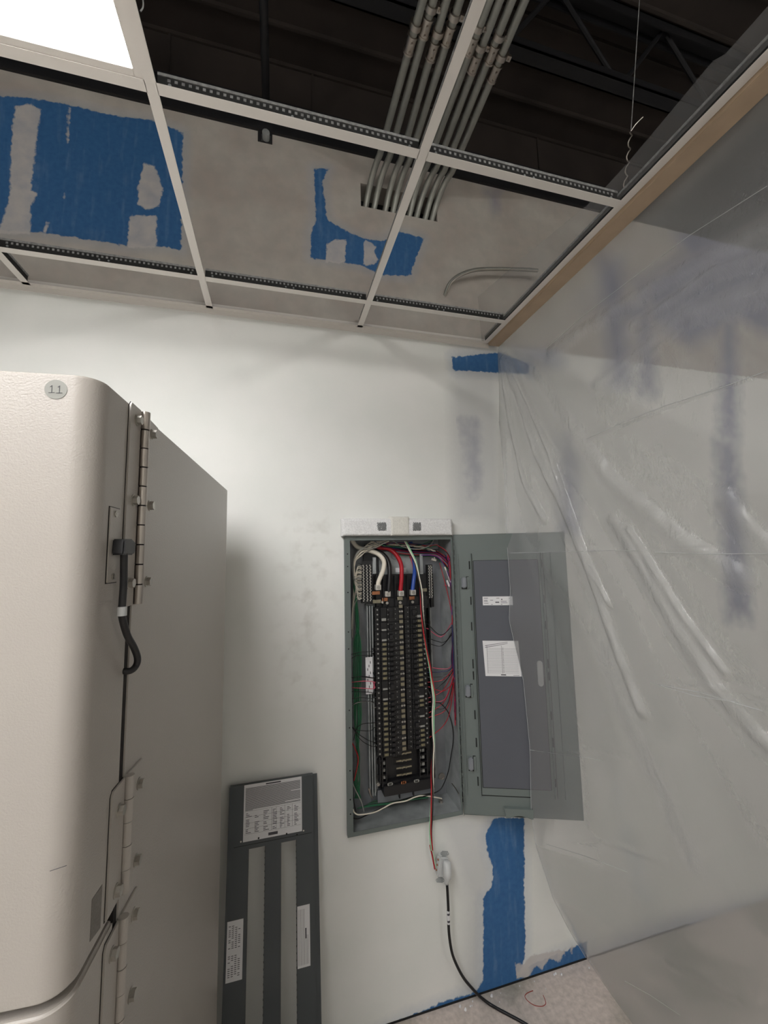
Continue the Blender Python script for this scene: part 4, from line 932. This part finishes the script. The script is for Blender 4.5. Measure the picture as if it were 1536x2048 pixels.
def capsule(stations, name, m, par, nseg=16):
    vs = []; fs = []
    for (ctr, rx, ry) in stations:
        for k in range(nseg): a_ = 2*PI*k/nseg; vs.append(ctr+ux2*rx*math.cos(a_)+Vector((0, ry*math.sin(a_), 0)))
    for i in range(len(stations)-1):
        for k in range(nseg): a_ = i*nseg+k; b_ = i*nseg+(k+1) % nseg; fs.append((a_, b_, b_+nseg, a_+nseg))
    fs += [tuple(range(nseg))[::-1], tuple(range((len(stations)-1)*nseg, len(stations)*nseg))]
    mm = MB(); mm.add(vs, fs); return mm.build(name, m, par, smooth=70)
ctr = [(.030, .010, .008, -.050), (.027, .0148, .013, -.053), (.012, .0165, .017, -.058), (-.006, .0165, .018, -.061), (-.020, .0145, .016, -.062), (-.029, .0105, .011, -.061), (-.036, .0085, .009, -.060), (-.046, .0075, .0075, -.058)]
st_ = [(Vector((c.x+.006, y, c.z))+uz2*z+ux2*(.004-z*.12), rx, ry) for z, rx, ry, y in ctr]
capsule(st_, 'plug', M['plugg'], PL)
e0 = st_[-1][0]
def Z3(x, y, d): return atY(780+x/2.954, 1640+y/2.954, d)
K = [e0, Z3(336, 370, -.058), Z3(341, 450, -.058), Z3(345, 540, -.058), Z3(346, 620, -.058), Z3(352, 700, -.056), Z3(368, 790, -.054), Z3(400, 870, -.05), Z3(440, 940, -.045), Z3(490, 1000, -.04), Z3(530, 1042, -.035)]
fl_ = lambda x, y: atZ(780+x/2.954, 1640+y/2.954, .0056)
K += [fl_(585, 1085), fl_(640, 1118), fl_(700, 1150), fl_(760, 1182), fl_(830, 1225), fl_(900, 1290), fl_(960, 1400)]
MB().tube(K, .0052, 12).build('cord', M['wblack'], PL)
A = Z3(343, 535, -.058); B_ = Z3(346, 612, -.058); d = (B_-A)
MB().cyl(A, B_, .0060, 14).build('cord_label', M['paper'], PL)
MB().cyl(A+d*.15+Vector((0, -.0008, 0)), A+d*.3+Vector((0, -.0008, 0)), .0056, 14).cyl(A+d*.7+Vector((0, -.0008, 0)), A+d*.85+Vector((0, -.0008, 0)), .0056, 14).build('label_print', M['ink'], PL)

# ------------------------------------------------------------------ dead front cover leaning on the wall
LP0 = Vector((0, -.033, .93)); LV = Vector((0, .165, .93)).normalized(); LN = Vector((0, -LV.z, LV.y)); LU = Vector((1, 0, 0))
def lp(px, py): p = hit(px, py, LP0, LN); return p.x, (p-LP0).dot(LV)
def lpt(u, w, n=0): return LP0+LU*u+LV*w+LN*n
def Z8(x, y): return lp(430+x/3.952, 1530+y/3.952)
def lbox(mb, u0, u1, w0, w1, n0, n1): return mb.prism([lpt(u0, w0, n0), lpt(u1, w0, n0), lpt(u1, w1, n0), lpt(u0, w1, n0)], LN*(n1-n0))
uL, wT = lp(460, 1572); uR1, wT2 = lp(626, 1554); wT = (wT+wT2)/2; wB = -(LP0.z)/LV.z
LC = thing('dead_front_cover', lpt((uL+uR1)/2, wB), 'dark grey dead front cover with two long slots leaning on the wall beside the cabinet', 'panel cover')
s1a, ws1 = Z8(266, 655); s1b, _ = Z8(396, 650); s2a, ws2 = Z8(522, 622); s2b, _ = Z8(642, 610); ws = (ws1+ws2)/2; wb = wB+.13
dk = mat('dead_front_enamel', srgb(70, 76, 80), .4, 0, .08, 8, .05, 300)
m = MB()
lbox(m, uL, s1a, wB+.001, wT, 0, .0015); lbox(m, s1b, s2a, wb, ws, 0, .0015); lbox(m, s2b, uR1, wB+.001, wT, 0, .0015)
lbox(m, s1a, s2b, ws, wT, 0, .0015); lbox(m, s1a, s2b, wB+.001, wb, 0, .0015)
m.build('cover_plate', dk, LC)
m = MB(); lbox(m, uL-.0015, uL, wB, wT, -.022, .0015); lbox(m, uL, uR1, wT, wT+.0015, -.022, .0015); lbox(m, uL, uR1, wB, wB+.0015, -.022, .0015)
lbox(m, uR1-.001, uR1, wB, wT, -.014, .0015); lbox(m, uR1, uR1+.016, wB, wT, -.014, -.0125)
m.build('edge_flange', dk, LC)
m = MB()
for (ua_, ub_) in ((s1a, s1b), (s2a, s2b)):
    for uu in (ua_, ub_): lbox(m, uu-.0006, uu+.0006, wb, ws, -.008, .0005)
    k = wb
    while k < ws: lbox(m, ub_-.0014, ub_+.0002, k, k+.004, -.001, .0016); k += .019
m.build('slot_lip', M['dark'], LC)
fx0, fw0 = Z8(150, 606); fx1, _ = Z8(765, 545)
m = MB(); lbox(m, fx0, fx1, ws+.012, ws+.0132, .0015, .002); m.build('fold_line', M['dark'], LC)
for (x, y, br) in ((205, 605, 1), (345, 576, 0), (566, 542, 0), (648, 548, 2), (700, 517, 1)):
    u_, w_ = Z8(x, y); p = lpt(u_, w_, .0016); r = .0026 if br else .003
    MB().cyl(p, p+LN*.0006, r, 12).build('screw_hole' if br != 1 else 'cover_screw', M['lug'] if br == 1 else M['dark'], LC)
def llabel(x0_, y0_, x1_, y1_, name):
    u0, wa = Z8(x0_, y0_); u1, wc = Z8(x1_, y1_); m = MB(); lbox(m, u0, u1, wc, wa, .0015, .0019); return m.build(name, M['paper'], LC), u0, u1, wc, wa
lab, u0, u1, w0_, w1_ = llabel(232, 160, 688, 520, 'wiring_label')
q = MB(); W_, H_ = u1-u0, w1_-w0_
lbox(q, u0+W_*.37, u0+W_*.63, w0_+H_*.955, w0_+H_*.98, .0019, .00195)
v = .93
while v > .53:
    ln2 = .02+rng.random()*.95 if rng.random() < .18 else .95
    lbox(q, u0+W_*.025, u0+W_*(.025+ln2), w0_+H_*v, w0_+H_*(v+.009), .0019, .00195); v -= .0165
for i, (fa, fb) in enumerate(((.02, .46), (.47, .97))):
    for k in range(13):
        vv = .14+k*.028
        for j in range(3 if i == 0 else 4):
            if rng.random() < .8: wseg = (fb-fa)/(3 if i == 0 else 4); lbox(q, u0+W_*(fa+wseg*j+.02), u0+W_*(fa+wseg*(j+.35+.45*rng.random())), w0_+H_*vv, w0_+H_*(vv+.011), .0019, .00195)
for f_ in (.47, .55, .70, .83): lbox(q, u0+W_*f_, u0+W_*(f_+.004), w0_+H_*.12, w0_+H_*.52, .0019, .00195)
for f_ in (.12, .22, .31, .42, .52): lbox(q, u0+W_*.02, u0+W_*.98, w0_+H_*f_, w0_+H_*(f_+.003), .0019, .00195)
lbox(q, u0+W_*.42, u0+W_*.58, w0_+H_*.035, w0_+H_*.085, .0019, .00195)
q.build('label_print', M['ink'], lab)
lab, u0, u1, w0_, w1_ = llabel(98, 1240, 214, 1690, 'side_label')
q = MB(); W_, H_ = u1-u0, w1_-w0_
for k in range(26):
    for j in range(4):
        if rng.random() < .7 and abs(k-12) > 1: lbox(q, u0+W_*(.1+.2*j), u0+W_*(.1+.2*j+.13), w0_+H_*(.08+k*.033), w0_+H_*(.08+k*.033+.012), .0019, .00195)
q.build('label_print', M['ink'], lab)
lab, u0, u1, w0_, w1_ = llabel(650, 1118, 754, 1582, 'side_label')
q = MB(); W_, H_ = u1-u0, w1_-w0_
for k in range(9):
    lbox(q, u0+W_*(.08+.095*k), u0+W_*(.10+.095*k), w0_+H_*.04, w0_+H_*(.94 if k < 6 else .5+.4*rng.random()), .0019, .00195)
lbox(q, u0+W_*.62, u0+W_*.72, w0_+H_*.45, w0_+H_*.62, .0019, .00195)
q.build('label_print', M['ink'], lab)

# ------------------------------------------------------------------ plastic sheeting
def plin(P, x):   # piecewise linear over descending z
    xs_ = [p[0] for p in P][::-1]; return [float(np.interp(x, xs_, [p[i] for p in P][::-1])) for i in range(1, len(P[0]))]
edge = []
for (px, py, x) in ((984,700,.757),(986,760,.752),(998,850,.742),(1008,950,.728),(1012,1040,.712),(1016,1110,.702),(1021,1180,.698),(1018,1240,.694),(1032,1300,.694),(1046,1360,.694),(1060,1500,.697),(1063,1620,.697),(1072,1690,.72)):
    p = atX(px, py, x)
    if py > 1060 and py < 1650: p = hit(px, py, DH, DN); p += (CAM-p).normalized()*.008
    edge.append((p.z, p.x, p.y))
for (px, py, y) in ((1106,1795,-.10),(1136,1855,-.045),(1160,1902,-.012)):
    p = atY(px, py, y); edge.append((max(p.z, .002), p.x, p.y))
edge[0] = (HC+.012, W1+.001, -.02); edge[-1] = (.0, 1.03, -.008)
for i in range(len(edge)-1):
    pass
def Xb(z): return (W1+.002)+(1.012-W1)*max(0, (HC-z)/HC)**2.2
folds = [([(992,720),(1010,850),(1040,960),(1075,1040)], .013, .009), ([(998,715),(1060,900),(1110,1010),(1150,1140),(1190,1290),(1235,1430)], .022, .016),
    ([(1005,720),(1085,900),(1130,1050),(1152,1130),(1185,1210)], .014, .008), ([(1200,1040),(1250,1130),(1310,1250),(1380,1380),(1450,1480),(1560,1580)], .030, .026),
    ([(1230,1060),(1270,1130),(1330,1240),(1400,1350)], .012, .009),
    ([(1060,740),(1200,960),(1330,1080),(1450,1160)], .012, .025), ([(1600,400),(1300,560),(1090,700)], .022, .022), ([(1600,540),(1350,620),(1180,770)], .014, .018),
    ([(1600,470),(1400,540),(1250,650)], .012, .014), ([(1160,1290),(1210,1450),(1260,1600),(1300,1740)], -.022, .03),
    ([(1000,1105),(1280,1100),(1600,1106)], .005, .0045), ([(1050,1500),(1130,1508),(1205,1522)], .006, .0045), ([(1085,1685),(1170,1712),(1262,1748)], .006, .005),
    ([(1160,882),(1340,808),(1600,715)], .006, .0045), ([(1320,1368),(1420,1390),(1600,1440)], .007, .006), ([(1230,1965),(1300,2000),(1370,2045)], .006, .006),
    ([(1420,1000),(1480,1080),(1560,1130)], .012, .02), ([(1300,900),(1420,980),(1560,1000)], .01, .02)]
F_ = [([tuple(atX(px, py, .73))[1:] for px, py in L], a, w) for L, a, w in folds]
ys = np.concatenate([np.linspace(0, 1.25, 180), np.linspace(1.3, 2.6, 20)])
zs = np.concatenate([np.linspace(HC+.012, 0, 330)])
V = []; cr = []
for z in zs:
    xe, ye = plin(edge, z)
    for s in ys:
        y = ye-s; k = 1-math.exp(-(s/.13)**1.3); x = xe*(1-k)+Xb(z)*k
        V.append((x, y, z)); cr.append(0)
V = np.array(V); cr = np.zeros(len(V)); dx = np.zeros(len(V))
for L, a, w in F_:
    dmin = np.full(len(V), 9.)
    for p, q in zip(L[:-1], L[1:]):
        p = np.array(p); q = np.array(q); e = q-p; W_ = V[:, 1:]-p; t_ = np.clip((W_@e)/(e@e), 0, 1); dmin = np.minimum(dmin, np.linalg.norm(W_-t_[:, None]*e, axis=1))
    dx += a*(.8 if w < .017 else .36)*(.78+.22*np.sin(V[:, 2]*31+a*900)*np.sin(V[:, 1]*23+V[:, 2]*11))*np.exp(-(dmin/w)**2)*1.15; cr += (abs(a) > .01)*np.exp(-(dmin/(1.6*min(w, .016)))**2)*.9
# slow billow and a fan of fine gathers from the top corner
ang_ = np.arctan2(-(V[:, 1]+.03), (HC-V[:, 2])+.02); rad = np.hypot(V[:, 1]+.03, HC-V[:, 2])
dx += .006*np.sin(ang_*34+1.2*np.sin(rad*3))*np.clip(rad*1.2, 0, 1)*np.exp(-((ang_-.35)/.45)**2)
dx += .010*np.sin(V[:, 1]*7+V[:, 2]*2.1)*np.sin(V[:, 2]*3.3+.6)
lock = np.clip((HC-V[:, 2])/.08, 0, 1)*np.clip(V[:, 2]/.12, 0, 1)
sd = np.tile(ys, len(zs)); lock *= np.clip(sd/.05, .25, 1)
V[:, 0] -= dx*lock*1.0
nY = len(ys); I = np.arange(len(V)).reshape(len(zs), nY)
Q = np.stack([I[:-1, :-1], I[1:, :-1], I[1:, 1:], I[:-1, 1:]], -1).reshape(-1, 4)
me = bpy.data.meshes.new('hanging_film'); PS = thing('plastic_sheet', (1.0, -.8, 0), 'clear plastic dust sheet hanging from the wood strip down to the floor at the right', 'plastic sheet')
me.from_pydata((V-np.array([1.0, -.8, 0])).tolist(), [], Q.tolist()); at = me.attributes.new('crinkle', 'FLOAT', 'POINT'); at.data.foreach_set('value', np.clip(cr, 0, 1).astype(np.float32))
me.polygons.foreach_set('use_smooth', [True]*len(me.polygons)); me.materials.append(M['film'])
o = bpy.data.objects.new('hanging_film', me); C.objects.link(o); o.parent = PS; o['_w'] = (1.0, -.8, 0)
hp = [Vector((V[i*nY][0]-.0006, V[i*nY][1], V[i*nY][2])) for i in range(0, len(zs), 3)]
MB().tube(hp, .0007, 6, smooth=False).build('film_edge', M['hem'], PS)
def crease(pts, r=.0008):
    Q_ = []
    for k in range(len(pts)-1):
        for f in np.linspace(0, 1, 14)[:(14 if k == len(pts)-2 else -1)]:
            px = pts[k][0]+(pts[k+1][0]-pts[k][0])*f; py = pts[k][1]+(pts[k+1][1]-pts[k][1])*f; x = .73
            for _ in range(3):
                p = atX(px, py, x); i = int(np.argmin((V[:, 1]-p.y)**2+(V[:, 2]-p.z)**2)); x = float(V[i, 0])
            Q_.append(atX(px, py, x-.0015))
    MB().tube(Q_, r, 6, smooth=False).build('film_crease', M['hem'], PS)
for L in ([(1020,1106),(1120,1104),(1200,1101),(1275,1101)], [(1310,1104),(1420,1108),(1534,1107)], [(1060,1500),(1110,1507),(1160,1513),(1204,1521)], [(1092,1688),(1170,1712),(1255,1744)],
          [(1322,1370),(1400,1385),(1525,1422)], [(1300,1365),(1390,1392),(1470,1404)], [(1172,878),(1250,842),(1340,808),(1440,776),(1534,742)], [(1250,1962),(1300,1990),(1360,2030)], [(1090,700),(1160,636),(1260,560),(1380,470),(1534,372)]): crease(L)
# upper flap taped above the grid
tp = [atX(950, 600, .664), atX(1090, 480, .664), atX(1190, 400, .664), atX(1250, 335, .664), atX(1430, 120, .664), atX(1536, 65, .664)]
tz = sorted([(-p.y, p.z) for p in tp]); vs = []; fs = []; N = 90; Mz = 10
for i in range(N+1):
    y = -.004-i*(2.2/N); zt_ = float(np.interp(-y, [a_ for a_, _ in tz], [b_ for _, b_ in tz])) if -y < 1.1 else 2.80
    for j in range(Mz+1):
        f = j/Mz; vs.append((.672-.010*f+.0008*math.sin(i*.3+j*.2)*f, y, HC+.002+(zt_-HC)*f))
for i in range(N):
    for j in range(Mz): k = i*(Mz+1)+j; fs.append((k, k+1, k+Mz+2, k+Mz+1))
m = MB(); m.add(vs, fs); m.build('upper_flap', M['film_flap'], PS, smooth=80)

# red marking on the slab
K = [atZ(780+x/2.954, 1640+y/2.954, .0008) for x, y in ((845,1008),(812,1022),(797,1040),(808,1062),(835,1085),(865,1098),(900,1100),(920,1085),(915,1060),(905,1035))]
tag(MB().tube(K, .0013, 6).build('floor_marking', M['redmark']), 'red curved marking drawn on the bare concrete near the wall', 'marking')
# dark gap and crumbs where the drywall meets the slab
m = MB(); 
for k in range(26):
    x = .2+rng.random()*1.15; y = -.012-rng.random()*.05*rng.random(); r = .002+.004*rng.random()
    m.cyl((x, y, 0), (x+r*.3, y, r*1.2), r, 5, r*.5)
tag(m.build('plaster_crumbs', M['paper'], smooth=0), 'white plaster crumbs scattered along the foot of the wall', 'debris', kind='stuff')

tag(MB().box((-1.7, -.0015, 0), (1.6, 0, .007)).build('wall_foot_gap', M['dark']), kind='structure')  # dark strip drawn in for the gap under the drywall
# ------------------------------------------------------------------ light
w = bpy.data.worlds.new('world'); bpy.context.scene.world = w; w.use_nodes = True
w.node_tree.nodes['Background'].inputs['Color'].default_value = (.8, .85, 1, 1); w.node_tree.nodes['Background'].inputs['Strength'].default_value = .02
vs_ = bpy.context.scene.view_settings
vs_.view_transform = 'Standard'; vs_.look = 'None'; vs_.gamma = 1; vs_.use_curve_mapping = False; vs_.exposure = EXPO
try: bpy.context.scene.cycles.transparent_max_bounces = 16
except Exception: pass
for o in bpy.data.objects:
    if '_w' in o: del o['_w']
